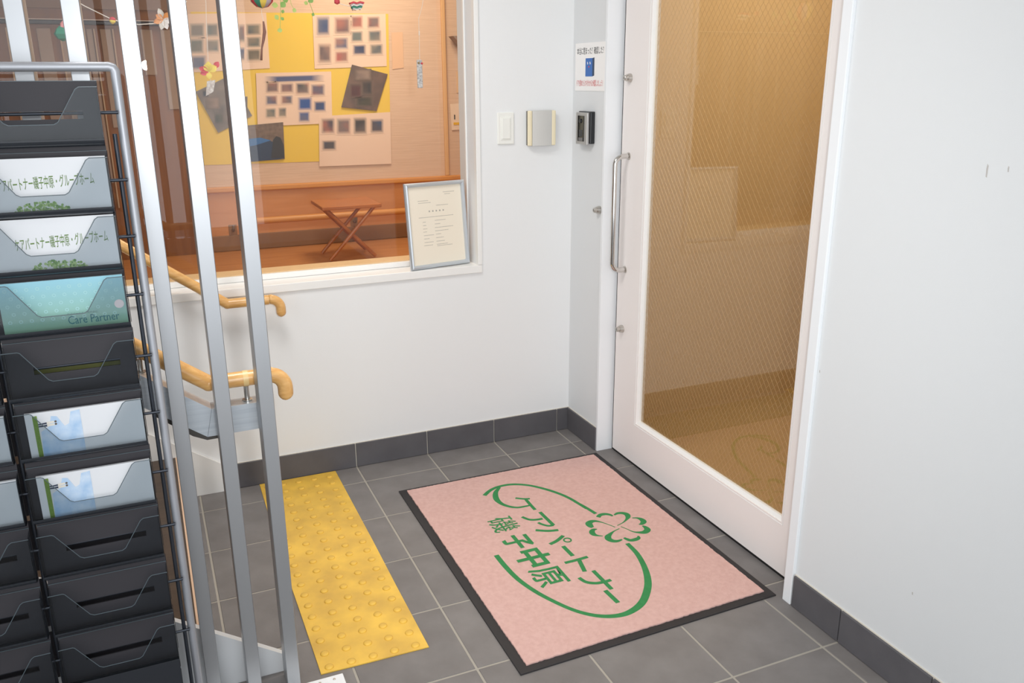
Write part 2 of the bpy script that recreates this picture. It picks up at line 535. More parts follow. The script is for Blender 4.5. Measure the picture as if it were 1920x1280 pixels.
# ------------------------------------------------------------------ hall behind the glass door
b = BM()
box(b, 1.5, 1.6, -2.7, 0.1, -0.06, 2.45)
struct('wall_hall', b, TAN)
struct('wall_hall_end', box(BM(), 0.12, 1.5, -2.7, -2.6, -0.06, 2.45), TAN)
struct('wall_hall_side', box(BM(), 0.1205, 1.5, -0.04, 0.0, -0.06, 2.45), TAN)
struct('floor_hall', box(BM(), 0.121, 1.5, -2.6, -0.04, -0.06, -0.002), TANF)
struct('ceiling_hall', box(BM(), 0.12, 1.5, -2.6, -0.04, 2.4, 2.45), CEIL)

# ------------------------------------------------------------------ door_1
door = link('door_1', None); door.location = (0.06, -0.30, 0); door['kind'] = 'structure'
DX = 0.060
GY0, GY1, GZ0, GZ1 = -0.462, -1.316, 0.186, 1.98
b = BM()
box(b, -0.004, 0.12, -0.272, OY0, 0.0, 2.12, 0.001)
box(b, -0.004, 0.12, OY1, -0.272, 2.10, 2.12)
obj('jamb', b, JAMB, door)
b = BM()
box(b, 0.068, 0.11, -0.290, -0.272, 0.0, 2.10)
box(b, 0.066, 0.094, OY1, -0.29, 0.0005, 0.012)
obj('seal', b, SEAL, door)
# leaf: stiles and rails around the pane
b = BM()
fn = lambda a, c, d: (d, a, c)
box(b, DX, DX + 0.036, GY0, -0.290, 0.014, 2.09)
box(b, DX, DX + 0.036, OY1, GY1, 0.014, 2.09)
box(b, DX, DX + 0.036, GY1, GY0, 0.014, GZ0)
box(b, DX, DX + 0.036, GY1, GY0, GZ1, 2.09)
bmesh.ops.remove_doubles(b, verts=b.verts, dist=0.0001)
obj('door_leaf', b, DOORW, door)
def bead(name, pts_out, pts_in):
    b = BM()
    o = [b.verts.new((DX - 0.0012, y, z)) for y, z in pts_out]
    i = [b.verts.new((DX + 0.010, y, z)) for y, z in pts_in]
    o2 = [b.verts.new((DX + 0.02, y, z)) for y, z in pts_out]
    i2 = [b.verts.new((DX + 0.02, y, z)) for y, z in pts_in]
    b.faces.new((o[0], o[1], i[1], i[0])); b.faces.new((o2[0], i2[0], i2[1], o2[1]))
    b.faces.new((o[0], i[0], i2[0], o2[0])); b.faces.new((o[1], o2[1], i2[1], i[1]))
    b.faces.new((i[0], i[1], i2[1], i2[0])); b.faces.new((o[1], o[0], o2[0], o2[1]))
    obj(name, b, WHITE, door)
bw = 0.022
oy0, oy1, oz0, oz1 = GY0 + .008, GY1 - .008, GZ0 - .008, GZ1 + .008
iy0, iy1, iz0, iz1 = GY0 - .012, GY1 + .012, GZ0 + .012, GZ1 - .012
bead('glazing_bead', ((oy0, oz0), (oy1, oz0)), ((iy0, iz0), (iy1, iz0)))
bead('glazing_bead', ((oy1, oz0), (oy1, oz1)), ((iy1, iz0), (iy1, iz1)))
bead('glazing_bead', ((oy1, oz1), (oy0, oz1)), ((iy1, iz1), (iy0, iz1)))
bead('glazing_bead', ((oy0, oz1), (oy0, oz0)), ((iy0, iz1), (iy0, iz0)))
pane = obj('glass_pane', box(BM(), DX + 0.0165, DX + 0.0195, GY1 - 0.002, GY0 + 0.002, GZ0, GZ1), BRONZE, door)
# wire mesh inside the pane: two crossing sets of straight wires
b = BM()
def clip(y0, z0, y1, z1):
    t0, t1 = 0.0, 1.0
    dy, dz = y1 - y0, z1 - z0
    for p_, q_ in ((-dy, y0 - GY1), (dy, GY0 - y0), (-dz, z0 - GZ0), (dz, GZ1 - z0)):
        if abs(p_) < 1e-9:
            if q_ < 0: return None
            continue
        r = q_ / p_
        if p_ < 0: t0 = max(t0, r)
        else: t1 = min(t1, r)
    if t0 >= t1: return None
    return (y0 + dy * t0, z0 + dz * t0, y0 + dy * t1, z0 + dz * t1)
for sgn in (1, -1):
    ang = math.radians(52)
    d = (math.cos(ang), math.sin(ang) * sgn)
    nvec = (-d[1], d[0])
    for k in range(-70, 71):
        cy, cz = (GY0 + GY1) / 2 + nvec[0] * k * 0.0185, (GZ0 + GZ1) / 2 + nvec[1] * k * 0.0185
        c = clip(cy - d[0] * 3, cz - d[1] * 3, cy + d[0] * 3, cz + d[1] * 3)
        if c:
            tube(b, [(DX + 0.0215, c[0], c[1]), (DX + 0.0215, c[2], c[3])], 0.00045, 4, False)
wm = obj('wire_mesh', b, mat('glass_wire', rgb(205, 178, 138), 0.4, metal=0.3), pane)
wm['kind'] = 'stuff'

# pull handle
HB1, HB2 = Vector((DX, -0.350, 1.216)), Vector((DX, -0.334, 0.785))
hx_ = DX - 0.058
pth = [HB1]
cyh = -0.343
def arc(c, a0, a1, r, n=6):
    return [Vector((c[0] - r * math.sin(a0 + (a1 - a0) * i / n), cyh, c[2] + r * math.cos(a0 + (a1 - a0) * i / n))) for i in range(n + 1)]
r_ = 0.032
path = [Vector((DX, cyh, 1.216))] + arc((hx_ + r_, 0, 1.216 - r_), 0, PI / 2, r_) + [Vector((hx_, cyh, 1.0))] + arc((hx_ + r_, 0, 0.785 + r_), PI / 2, PI, r_) + [Vector((DX, cyh, 0.785))]
hd = obj('pull_handle', tube(BM(), path, 0.0095, 16), CHROME, door, smooth=True)
for z in (1.216, 0.785):
    obj('rose', lathe(BM(), [(0.0135, 0), (0.0135, 0.004), (0.0105, 0.006)], (DX, cyh, z), (-1, 0, 0)), STEEL, hd, smooth=True)
def lock(parent, x, y, z, name='lock_cylinder'):
    o = obj(name, lathe(BM(), [(0.0155, 0), (0.0155, 0.005), (0.0125, 0.016), (0.0100, 0.0165), (0.0095, 0.026), (0.008, 0.0275)], (x, y, z), (-1, 0, 0), 24), STEEL, parent, smooth=True)
    obj('keyhole', box(BM(), x - 0.0282, x - 0.0274, y - 0.001, y + 0.001, z - 0.0045, z + 0.0045), INK, o)
    return o
lock(door, DX, -0.336, 1.494)
lock(door, DX, -0.338, 0.545)
lk = thing('lock_cylinder', 'small round steel key cylinder on the white wall strip left of the door handle', 'lock', (0, -0.240, 1.006))
o = obj('body', lathe(BM(), [(0.0155, 0), (0.0155, 0.005), (0.0125, 0.016), (0.0100, 0.0165), (0.0095, 0.026), (0.008, 0.0275)], (0, -0.240, 1.006), (-1, 0, 0), 24), STEEL, lk, smooth=True)
obj('keyhole', box(BM(), -0.0282, -0.0274, -0.241, -0.239, 1.0015, 1.0105), INK, o)

# ------------------------------------------------------------------ staircase on the left
SY0, SY1 = -1.13, -0.0125
st = thing('staircase', 'dark brown wooden stairs climbing left behind the metal slats', 'stairs', (-1.62, -0.55, 0))
for k in range(6):
    x1 = -1.62 - 0.245 * k
    zt = 0.17 * (k + 1)
    obj('riser', box(BM(), x1 - 0.03, x1 - 0.006, SY0, SY1, 0.17 * k + 0.0005, zt - 0.026), DARKWOOD, st)
    obj('tread', box(BM(), x1 - 0.275, x1 - 0.0085, SY0, SY1, zt - 0.025, zt), DARKWOOD, st)
    obj('nosing', box(BM(), x1 - 0.008, x1, SY0, SY1, zt - 0.024, zt + 0.001, 0.001), NOSE, st)
fy = lambda a, c, d: (a, d, c)
b = prism(BM(), [(-1.405, 0.0005), (-1.405, 0.036), (-2.9, 1.068), (-2.9, 0.0005)], fy, -1.150, -1.1315, 0.001)
obj('stringer', b, mat('grey_white_paint', rgb(214, 216, 218), 0.45), st)
b = prism(BM(), [(-1.43, 0.0005), (-1.43, 0.086), (-3.35, 1.42), (-3.35, 0.0005)], fy, -0.0122, -0.0005, 0.002)
obj('skirting_board', b, WHITE, st)

# slat screen
ss = thing('slat_screen', 'tall row of five silver aluminium slats standing before the stairs', 'screen', (-1.6, -1.21, 0))
SW = 0.0325
for k in range(5):
    xc = -1.4165 - 0.0945 * k
    obj('slat', box(BM(), xc - SW / 2, xc + SW / 2, -1.235, -1.165, 0.0005 if k else 0.0005, H, 0.0012, 1), ALU, ss)
b = BM()
box(b, -1.615, -1.293, -1.36, -1.2365, 0.0005, 0.012, 0.001)
obj('base_plate', b, mat('white_metal', rgb(238, 240, 242), 0.4), ss)
for x in (-1.318, -1.355, -1.45):
    obj('screw', lathe(BM(), [(0.0035, 0), (0.0035, 0.0012), (0.002, 0.0018)], (x, -1.252, 0.012), (0, 0, 1), 10), STEEL, ss)

# beam beside the lower handrail
bmn = thing('stair_beam', 'kinked silver aluminium beam fixed behind the slats under the lower handrail', 'beam', (-1.54, -1.12, 0.69))
YB0, YB1 = -1.140, -1.090
KX = -1.548
b = prism(BM(), [(-1.4005, 0.690), (-1.4005, 0.757), (-1.532, 0.757), (KX, 0.689)], fy, YB0, YB1, 0.001)
obj('flat_section', b, ALUB, bmn)
sl = 0.74
b = prism(BM(), [(KX - 0.0006, 0.689), (-1.5326, 0.757), (-2.6, 0.757 + sl * 1.067), (-2.6, 0.689 + sl * 1.052)], fy, YB0, YB1, 0.001)
obj('sloping_section', b, ALUB, bmn)
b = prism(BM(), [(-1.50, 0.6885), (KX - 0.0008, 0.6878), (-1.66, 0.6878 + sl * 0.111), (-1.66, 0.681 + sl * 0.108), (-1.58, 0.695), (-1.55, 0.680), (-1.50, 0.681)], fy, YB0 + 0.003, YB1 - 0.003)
obj('underside_strip', b, mat('dark_strip', rgb(70, 66, 62), 0.5), bmn)  # thin dark strip along the underside of the beam

# handrails
def handrail(name, label, Y, z, x_end, x_kink, slope, r, post=None, ring=None, wallmount=None):
    t = thing(name, label, 'handrail', (x_end, Y, z), 'wooden handrails of the stairs')
    xk = x_kink
    x_join = x_end - 0.058
    obj('rail', tube(BM(), [(x_join, Y, z), (xk + 0.0008, Y, z)], r, 20), OAK, t, smooth=True)
    cs = 0.0
    L = 1.25
    obj('sloping_rail', tube(BM(), [(xk - 0.0008, Y, z + 0.0006), (xk - L, Y, z + slope * L)], r, 20), OAK, t, smooth=True)
    b = BM()
    bmesh.ops.create_uvsphere(b, u_segments=20, v_segments=12, radius=r * 1.03, matrix=Matrix.Translation((xk, Y, z)))
    obj('elbow', b, OAK, t, smooth='all')
    # drooping end
    rr = 0.036
    pts = [(x_join + 0.0008, Y, z), (x_end - r - rr + 0.004, Y, z + 0.001)]
    for i in range(1, 8):
        a = PI / 2 * i / 7
        pts.append((x_end - r - rr + rr * math.sin(a), Y, z - rr + rr * math.cos(a)))
    zb = z - rr - 0.030
    pts.append((x_end - r, Y, z - rr - 0.014))
    rad = [r] * len(pts)
    for i in range(1, 6):
        a = PI / 2 * i / 5
        pts.append((x_end - r + 0.001 * i / 5, Y, z - rr - 0.014 - r * math.sin(a))); rad.append(max(r * math.cos(a), 0.0015))
    obj('curved_end', tube(BM(), pts, r, 20, radii=rad), OAK, t, smooth='all')
    if ring:
        for (x, zz, sx) in ring:
            b = BM()
            d = Vector((-1, 0, sx)).normalized()
            c = Vector((x, Y, zz))
            tube(b, [c - d * 0.006, c + d * 0.006], r * 1.05, 20)
            obj('joint_ring', b, OAKL, t, smooth=True)
    if post:
        for (x, z0, z1) in post:
            p = obj('post', lathe(BM(), [(0.0062, 0), (0.0062, z1 - z0)], (x, Y, z0), (0, 0, 1), 16), STEEL, t, smooth=True)
            obj('flange', lathe(BM(), [(0.012, 0), (0.012, 0.002), (0.0062, 0.003)], (x, Y, z0), (0, 0, 1), 16), STEEL, p, smooth=True)
    if wallmount:
        for (x, zz) in wallmount:
            p = obj('bracket', tube(BM(), [(x, -0.0005, zz - 0.045), (x, Y - 0.01, zz - 0.045), (x, Y, zz - 0.035), (x, Y, zz - r + 0.004)], 0.005, 10), STEEL, t, smooth=True)
            obj('flange', lathe(BM(), [(0.02, 0), (0.02, 0.003), (0.006, 0.005)], (x, -0.0005, zz - 0.045), (0, -1, 0), 16), STEEL, p, smooth=True)
    return t
handrail('handrail', 'upper wooden handrail on the window wall, curving down at its right end', -0.062, 0.740, -1.192, -1.392, 0.745, 0.0175,
         ring=[(-1.392 - 0.075, 0.740 + 0.745 * 0.075, 0.745)], wallmount=[(-1.80, 0.740 + 0.745 * 0.408)])
YR = -1.112
zl = at(460, 709, 'y', YR).z
handrail('handrail', 'lower wooden handrail on a steel post over the silver beam, nearer the slats', YR, zl, at(549, 720, 'y', YR).x, at(391, 715, 'y', YR).x, 0.745, 0.0185,
         ring=[(at(460, 709, 'y', YR).x, zl, 0)], post=[(at(463, 740, 'y', YR).x, 0.7575, zl - 0.012), (-1.672, 0.7575 + sl * 0.139, zl + 0.08)])

# ------------------------------------------------------------------ tactile strip
ty = thing('tactile_strip', 'yellow studded tactile strip lying on the grey floor tiles left of the pink mat', 'tactile paving', (-1.197, -0.615, 0))
b = BM()
prism(b, [(-1.344, -1.207), (-1.346, -0.9), (-1.349, -0.6), (-1.345, -0.3), (-1.3425, -0.014), (-1.0485, -0.016), (-1.048, -0.6), (-1.050, -0.9), (-1.0495, -1.214), (-1.2, -1.211)], lambda a, c, d: (a, c, d), 0.0005, 0.004, 0.001)
obj('rubber_sheet', b, YEL, ty)
me = None
for i in range(5):
    for j in range(20):
        x = -1.3185 + 0.0592 * i
        y = -0.052 - 0.0598 * j - 0.0015 * i
        if me is None:
            o = obj('stud', lathe(BM(), [(0.0125, -0.001), (0.0115, 0.0018), (0.0088, 0.0032), (0.005, 0.0036)], (0, 0, 0), (0, 0, 1), 16), YEL, ty, smooth='all', origin=(0, 0, 0))
            me = o.data
        else:
            o = link('stud', me, ty)
        o.location = Vector((x, y, 0.0042)) - ty.location

# ------------------------------------------------------------------ door mat
mz = 0.009
dm = thing('door_mat', 'pink entrance mat with green clover logo and black rubber edge before the glass door', 'mat', (-0.44, -0.855, 0))
fz = lambda a, c, d: (a, c, d)
b = prism(BM(), [(-0.866, -1.422), (-0.016, -1.406), (-0.0175, -0.292), (-0.867, -0.289)], fz, 0.0005, 0.005, 0.0015)
obj('rubber_border', b, RUBBER, dm)
def jag(p0, p1, n, amp):
    out = []
    for i in range(n):
        t = i / n
        out.append((p0[0] + (p1[0] - p0[0]) * t + random.uniform(-amp, amp), p0[1] + (p1[1] - p0[1]) * t + random.uniform(-amp, amp)))
    return out
c4 = [(-0.838, -1.397), (-0.040, -1.380), (-0.041, -0.310), (-0.839, -0.306)]
pts = []
for i in range(4):
    pts += jag(c4[i], c4[(i + 1) % 4], 120, 0.0012)
obj('pile', prism(BM(), pts, fz, 0.0048, mz), PINK, dm)
# green logo, strokes in crop pixels of the mat turned into floor points
def c1(a, c): p = at(1090 + a / 13.614, 940 + c / 13.614, 'z', mz); return (p.x, p.y)
def c2(a, c): p = at(900 + a / 6.095, 900 + c / 6.095, 'z', mz); return (p.x, p.y)
def c3(a, c): p = at(860 + a / 3.765, 860 + c / 3.765, 'z', mz); return (p.x, p.y)
LIFT = [0.0]
def stroke(name, f, pts, wid, n=5):
    LIFT[0] += 0.00003
    P2 = [f(*p) for p in pts]
    if isinstance(wid, (list, tuple)):
        q3 = smooth_path([(p[0], p[1], w_) for p, w_ in zip(P2, wid)], n)
        obj(name, ribbon(BM(), [(p[0], p[1]) for p in q3], [max(p[2], .002) for p in q3], fz, mz - 0.001, mz + 0.0005 + LIFT[0]), GREEN, dm)
    else:
        q3 = smooth_path(P2, n) if len(P2) > 2 else P2
        obj(name, ribbon(BM(), q3, wid, fz, mz - 0.001, mz + 0.0005 + LIFT[0]), GREEN, dm)
stroke('logo_arc', c2, [(50, 175), (120, 115), (220, 72), (370, 48), (550, 58), (720, 95), (880, 145), (1030, 210), (1219, 325)], [.016, .015, .014, .014, .013, .014, .014, .013, .012])
stroke('logo_arc', c3, [(820, 301), (900, 345), (968, 387)], [.012, .013, .014])
stroke('logo_arc', c2, [(225, 82), (180, 140), (185, 210), (240, 265), (330, 300), (430, 312), (520, 298), (570, 287)], [.010, .018, .022, .016, .013, .011, .010, .008])
stroke('logo_arc', c3, [(265, 680), (330, 760), (420, 850), (540, 935), (680, 1010), (820, 1070), (960, 1105), (1090, 1110), (1200, 1085), (1290, 1020), (1330, 930), (1335, 850), (1310, 760), (1260, 670), (1190, 597)],
       [.017, .017, .016, .015, .014, .014, .015, .017, .02, .023, .023, .022, .019, .017, .015])
CL = [([(430, 400), (480, 345), (600, 320), (720, 335), (800, 370)], [.016, .016, .015, .012, .008]),
      ([(840, 345), (930, 300), (1060, 297), (1160, 330), (1190, 390), (1150, 460), (1060, 540), (920, 612)], [.006, .013, .016, .02, .018, .009, .004, .003]),
      ([(1300, 420), (1420, 420), (1520, 450), (1590, 510), (1540, 570), (1470, 580)], [.004, .008, .017, .021, .014, .004]),
      ([(1560, 620), (1640, 660), (1690, 720), (1620, 780), (1480, 790), (1320, 770), (1180, 710), (1010, 640)], [.006, .016, .022, .021, .012, .005, .003, .003]),
      ([(1450, 880), (1460, 930), (1380, 970), (1260, 990), (1160, 960), (1090, 925)], [.005, .014, .017, .015, .013, .008]),
      ([(1040, 970), (920, 1010), (800, 1005), (700, 960), (680, 900), (730, 840), (830, 760), (970, 690)], [.006, .013, .018, .022, .022, .014, .005, .003]),
      ([(550, 880), (420, 870), (320, 840), (270, 780), (310, 720), (400, 705)], [.003, .008, .018, .02, .014, .003]),
      ([(290, 660), (230, 620), (190, 560), (260, 510), (360, 500), (480, 520), (640, 570), (860, 655)], [.012, .022, .024, .018, .012, .006, .003, .003])]
for p_, w_ in CL:
    stroke('clover_stroke', c1, p_, w_)
KA = [(c2, [(405, 205), (500, 214), (570, 212)], .010), (c2, [(525, 222), (580, 285), (630, 338)], .012),
      (c2, [(685, 365), (840, 515)], .013), (c2, [(840, 515), (780, 522), (710, 505), (665, 485)], .010), (c2, [(480, 420), (560, 450), (640, 452), (715, 440)], .011),
      (c2, [(635, 572), (780, 580), (895, 570)], .012), (c2, [(800, 732), (880, 692), (950, 635)], .013), (c2, [(950, 755), (1060, 865)], .014),
      (c3, [(750, 735), (830, 715), (910, 692)], .012), (c3, [(850, 715), (890, 795)], .014),
      (c3, [(950, 790), (1010, 850), (1080, 920)], .013), (c3, [(850, 840), (900, 870), (970, 878), (1030, 868), (1075, 855)], .012), (c3, [(1035, 930), (1125, 1015)], .014)]
for f, p_, w_ in KA:
    stroke('letter_stroke', f, p_, w_)
cc = c2(1000, 685)
stroke('letter_stroke', lambda a, c: (cc[0] + 0.0125 * math.cos(a), cc[1] + 0.0125 * math.sin(a)), [(2 * PI * i / 8, 2 * PI * i / 8) for i in range(9)], .005, 3)
for ch, x0, x1, y0, y1, bo in (('磯', -.655, -.556, -.640, -.738, .002), ('子', -.656, -.560, -.772, -.860, .03), ('中', -.658, -.543, -.876, -.981, .028), ('原', -.655, -.550, -.992, -1.097, .012)):
    text_obj('letter', GREEN, dm, ch, (x0, y0, mz), (0, -1, 0), (1, 0, 0), abs(y1 - y0), x1 - x0, thick=0.0007, bold=bo)

# ------------------------------------------------------------------ things on the walls by the door
def wall_box(px0, py0, px1, py1):
    a = at(px0, py0, 'y', 0); c = at(px1, py1, 'y', 0)
    return a.x, c.x, c.z, a.z
x0, x1, z0, z1 = -0.329, -0.259, 1.249, 1.369
sw = thing('light_switch', 'white wall switch with one wide rocker beside the window', 'switch', ((x0 + x1) / 2, 0, z0))
obj('plate', box(BM(), x0, x1, -0.007, 0, z0, z1, 0.003), PLASTW, sw)
obj('inner_frame', box(BM(), x0 + .013, x1 - .013, -0.0085, -0.0065, z0 + .016, z1 - .016, 0.001), PLASTW, sw)
obj('rocker', box(BM(), x0 + .018, x1 - .018, -0.0115, -0.0080, z0 + .021, z1 - .021, 0.0015), PLASTW, sw)
x0, x1, z0, z1 = -0.206, -0.086, 1.240, 1.374
cb = thing('wall_unit', 'square grey wall unit with cream side strips between switch and intercom', 'wall unit', ((x0 + x1) / 2, 0, z0))
obj('back_case', box(BM(), x0 + .001, x1 - .001, -0.014, 0, z0 + .002, z1 - .001, 0.002), mat('dark_grey_case', rgb(120, 116, 108), 0.5), cb)
b = BM()
n = 10
pts = [(x0 + .018 + (x1 - x0 - .036) * i / n, -0.024 - 0.005 * math.sin(PI * i / n)) for i in range(n + 1)] + [(x1 - .018, -0.012), (x0 + .018, -0.012)]
obj('cover', prism(b, pts, lambda a, c, d: (a, c, d), z0, z1, 0.001), PLASTB, cb, smooth=True)
obj('side_strip', box(BM(), x0, x0 + .0175, -0.0245, -0.0125, z0, z1, 0.004, 3), CREAM, cb)
obj('side_strip', box(BM(), x1 - .0175, x1, -0.0245, -0.0125, z0, z1, 0.004, 3), CREAM, cb)

# intercom on the short right wall
iy0, iy1, iz0, iz1 = -0.088, -0.187, 1.248, 1.372
ic = thing('intercom', 'small black and silver door intercom below the paper notice', 'intercom', (0, -0.137, iz0))
obj('back_body', box(BM(), -0.020, 0, iy1, iy0, iz0 + .004, iz1, 0.003), BLACKP, ic)
fp = obj('face_plate', box(BM(), -0.031, -0.0205, iy1 + .008, iy0 - .001, iz0, iz1 - .004, 0.002), mat('silver_plastic', rgb(186, 184, 182), 0.35, metal=0.5), ic)
obj('dark_window', box(BM(), -0.0325, -0.0312, -0.158, -0.106, iz0 + .012, iz1 - .016, 0.0005), LENS, ic)
obj('camera_lens', lathe(BM(), [(0.009, 0), (0.008, .003), (0.004, .004)], (-0.0327, -0.13, iz1 - .036), (-1, 0, 0), 20), BLACKP, ic, smooth=True)
obj('speaker_grille', box(BM(), -0.0332, -0.0327, -0.147, -0.118, iz0 + .03, iz0 + .055, 0.0002), mat('grey_slot', rgb(60, 60, 62), 0.5), ic)
obj('call_button', box(BM(), -0.0345, -0.0327, -0.150, -0.116, iz0 + .014, iz0 + .026, 0.001), mat('grey_button', rgb(110, 108, 108), 0.4), ic)

# paper notice with the blue door drawing
py0, py1, pz0, pz1 = -0.020, -0.258, 1.447, 1.622
nt_ = thing('paper_notice', 'white paper notice with black and red writing and a small blue door drawing', 'notice', (0, -0.139, pz0))
obj('sheet', box(BM(), -0.0016, -0.0002, py1, py0, pz0, pz1), mat('notice_paper', rgb(246, 244, 242), 0.5), nt_)
NX = -0.0017
text_obj('black_lettering', INK, nt_, '本当に閉まった？確認した？', (NX, -0.034, 1.580), (0, -1, 0), (0, 0, 1), 0.210, 0.026, thick=0.0002, bold=0.003)
text_obj('red_lettering', REDINK, nt_, 'ドアを閉めたらカギがかかるか確認しましょう！', (NX, -0.034, 1.464), (0, -1, 0), (0, 0, 1), 0.208, 0.024, thick=0.0002, bold=0.002)
dby0, dby1, dbz0, dbz1 = -0.105, -0.160, 1.500, 1.566
b = BM(); box(b, NX - .0006, NX, dby1, dby0, dbz0, dbz1)
dd = obj('blue_door_drawing', b, BLUEINK, nt_)
obj('shaded_side', prism(BM(), [(dby1, dbz0), (dby1 - .014, dbz0 + .003), (dby1 - .014, dbz1 + .002), (dby1, dbz1)], lambda a, c, d: (d, a, c), NX - .0006, NX), NAVYINK, nt_)
for yy in (-0.122, -0.142):
    obj('white_mark', prism(BM(), [(yy - .004, 1.545), (yy - .001, 1.553), (yy + .004, 1.553), (yy + .002, 1.543)], lambda a, c, d: (d, a, c), NX - .0010, NX - .0005), PAPER, nt_)
obj('red_mark', prism(BM(), [(-.137, 1.536), (-.132, 1.539), (-.128, 1.535), (-.132, 1.531)], lambda a, c, d: (d, a, c), NX - .0010, NX - .0005), REDINK, nt_)

# ------------------------------------------------------------------ framed certificate on the sill
BL = Vector((-.697, .006, .7806)); U = Vector((.262, .049, 0)).normalized()
NB = Vector((-U.y, U.x, 0)); le = math.radians(6)
UP = Vector((0, 0, 1)) * math.cos(le) + NB * math.sin(le)
NF = U.cross(UP)          # towards the viewer
FW, FH, FB = 0.2665, 0.333, 0.0165
cf = thing('certificate_frame', 'silver framed cream certificate leaning against the window on the sill', 'picture frame', BL)
ff = lambda a, c, d: BL + U * a + UP * c + NF * d
def frame_bar(p):
    # mitred bar with a rounded face
    (a0, c0), (a1, c1_), (a2, c2_), (a3, c3_) = p   # outer start, outer end, inner end, inner start
    b = BM()
    rows = []
    for t, h in ((0, 0.0), (0, .008), (.25, .014), (.55, .0155), (.85, .011), (1, .006), (1, 0.0)):
        rows.append((b.verts.new(ff(a0 + (a3 - a0) * t, c0 + (c3_ - c0) * t, h)), b.verts.new(ff(a1 + (a2 - a1) * t, c1_ + (c2_ - c1_) * t, h))))
    for r0, r1 in zip(rows, rows[1:] + rows[:1]):
        b.faces.new((r0[0], r0[1], r1[1], r1[0]))
    b.faces.new([r[0] for r in rows]); b.faces.new([r[1] for r in rows[::-1]])
    obj('frame_bar', b, mat('silver_frame', rgb(208, 214, 220), 0.3, metal=0.6), cf)
o4 = [(0, 0), (FW, 0), (FW, FH), (0, FH)]; i4 = [(FB, FB), (FW - FB, FB), (FW - FB, FH - FB), (FB, FH - FB)]
for i in range(4):
    j = (i + 1) % 4
    frame_bar((o4[i], o4[j], i4[j], i4[i]))
obj('backing', prism(BM(), [(.004, .004), (FW - .004, .004), (FW - .004, FH - .004), (.004, FH - .004)], ff, -0.004, -0.0003), mat('brown_backing', rgb(120, 90, 60), 0.8), cf)
ct = obj('certificate', prism(BM(), [(FB - .002, FB - .002), (FW - FB + .002, FB - .002), (FW - FB + .002, FH - FB + .002), (FB - .002, FH - FB + .002)], ff, 0.0001, 0.0028), mat('cream_paper', rgb(240, 230, 212), 0.5), cf)
FAINT = mat('faint_print', rgb(176, 170, 160), 0.8)
# rows of faint unreadable print
def dash_row(name, x, z, ln, hgt=0.0022):
    b = BM()
    a = x
    while a < x + ln:
        l = random.uniform(.002, .005)
        prism(b, [(a, z), (a + l, z), (a + l, z + hgt * random.uniform(.7, 1)), (a, z + hgt)], ff, 0.0028, 0.0030)
        a += l + .0012
    obj(name, b, FAINT, ct)
for x, z, ln in ((.170, .290, .048), (.176, .282, .024), (.056, .262, .042), (.058, .254, .055), (.135, .241, .050), (.055, .198, .150), (.070, .180, .012), (.124, .183, .045),
                 (.070, .167, .014), (.123, .169, .022), (.070, .154, .016), (.122, .155, .080), (.070, .142, .014), (.122, .142, .060), (.071, .128, .040), (.124, .129, .020),
                 (.071, .115, .020), (.124, .115, .032), (.071, .101, .040), (.124, .101, .034), (.068, .089, .034), (.125, .089, .050), (.126, .083, .066)):
    dash_row('print_row', x, z, ln)
b = BM()
for i in range(5):
    a = .100 + i * .0155
    prism(b, [(a, .218), (a + .006, .218), (a + .006, .224), (a, .224)], ff, 0.0028, 0.0030)
obj('title_row', b, FAINT, ct)

# ------------------------------------------------------------------ brochure rack
rk = thing('brochure_rack', 'silver tube brochure rack with two columns of smoked plastic pockets', 'rack', (-1.9, -1.34, 0))
RXR, RXL, RTOP, RYB = -1.638, -2.181, 1.519, -1.318
path = [(RXR, RYB, 0.001), (RXR, RYB, RTOP - .008), (RXR - .003, RYB, RTOP - .002), (RXR - .010, RYB, RTOP), (RXL + .010, RYB, RTOP), (RXL + .003, RYB, RTOP - .002), (RXL, RYB, RTOP - .008), (RXL, RYB, 0.001)]
obj('tube_frame', tube(BM(), path, 0.0088, 14), TUBEM, rk, smooth=True)
for x in (RXR, RXL):
    obj('foot', tube(BM(), [(x, -1.62, 0.0105), (x, -1.285, 0.0105)], 0.0095, 12), TUBEM, rk, smooth=True)
ROWZ = [1.494, 1.370, 1.262, 1.146, 1.019, 0.895, 0.762, 0.634, 0.498, 0.368]
for x in (-1.6535, -1.9055, -2.166):
    obj('hanging_rod', tube(BM(), [(x, RYB - .006, 0.12), (x, RYB - .006, RTOP - .12)], 0.0042, 10), WIRE, rk, smooth=True)
for z in ROWZ:
    obj('cross_wire', tube(BM(), [(RXR - .004, RYB - .013, z - .056), (RXL + .004, RYB - .013, z - .056)], 0.0032, 10), WIRE, rk, smooth=True)
PW, PH = 0.2275, 0.117
YBK = -1.340
COLX = [-1.671, -1.9125]
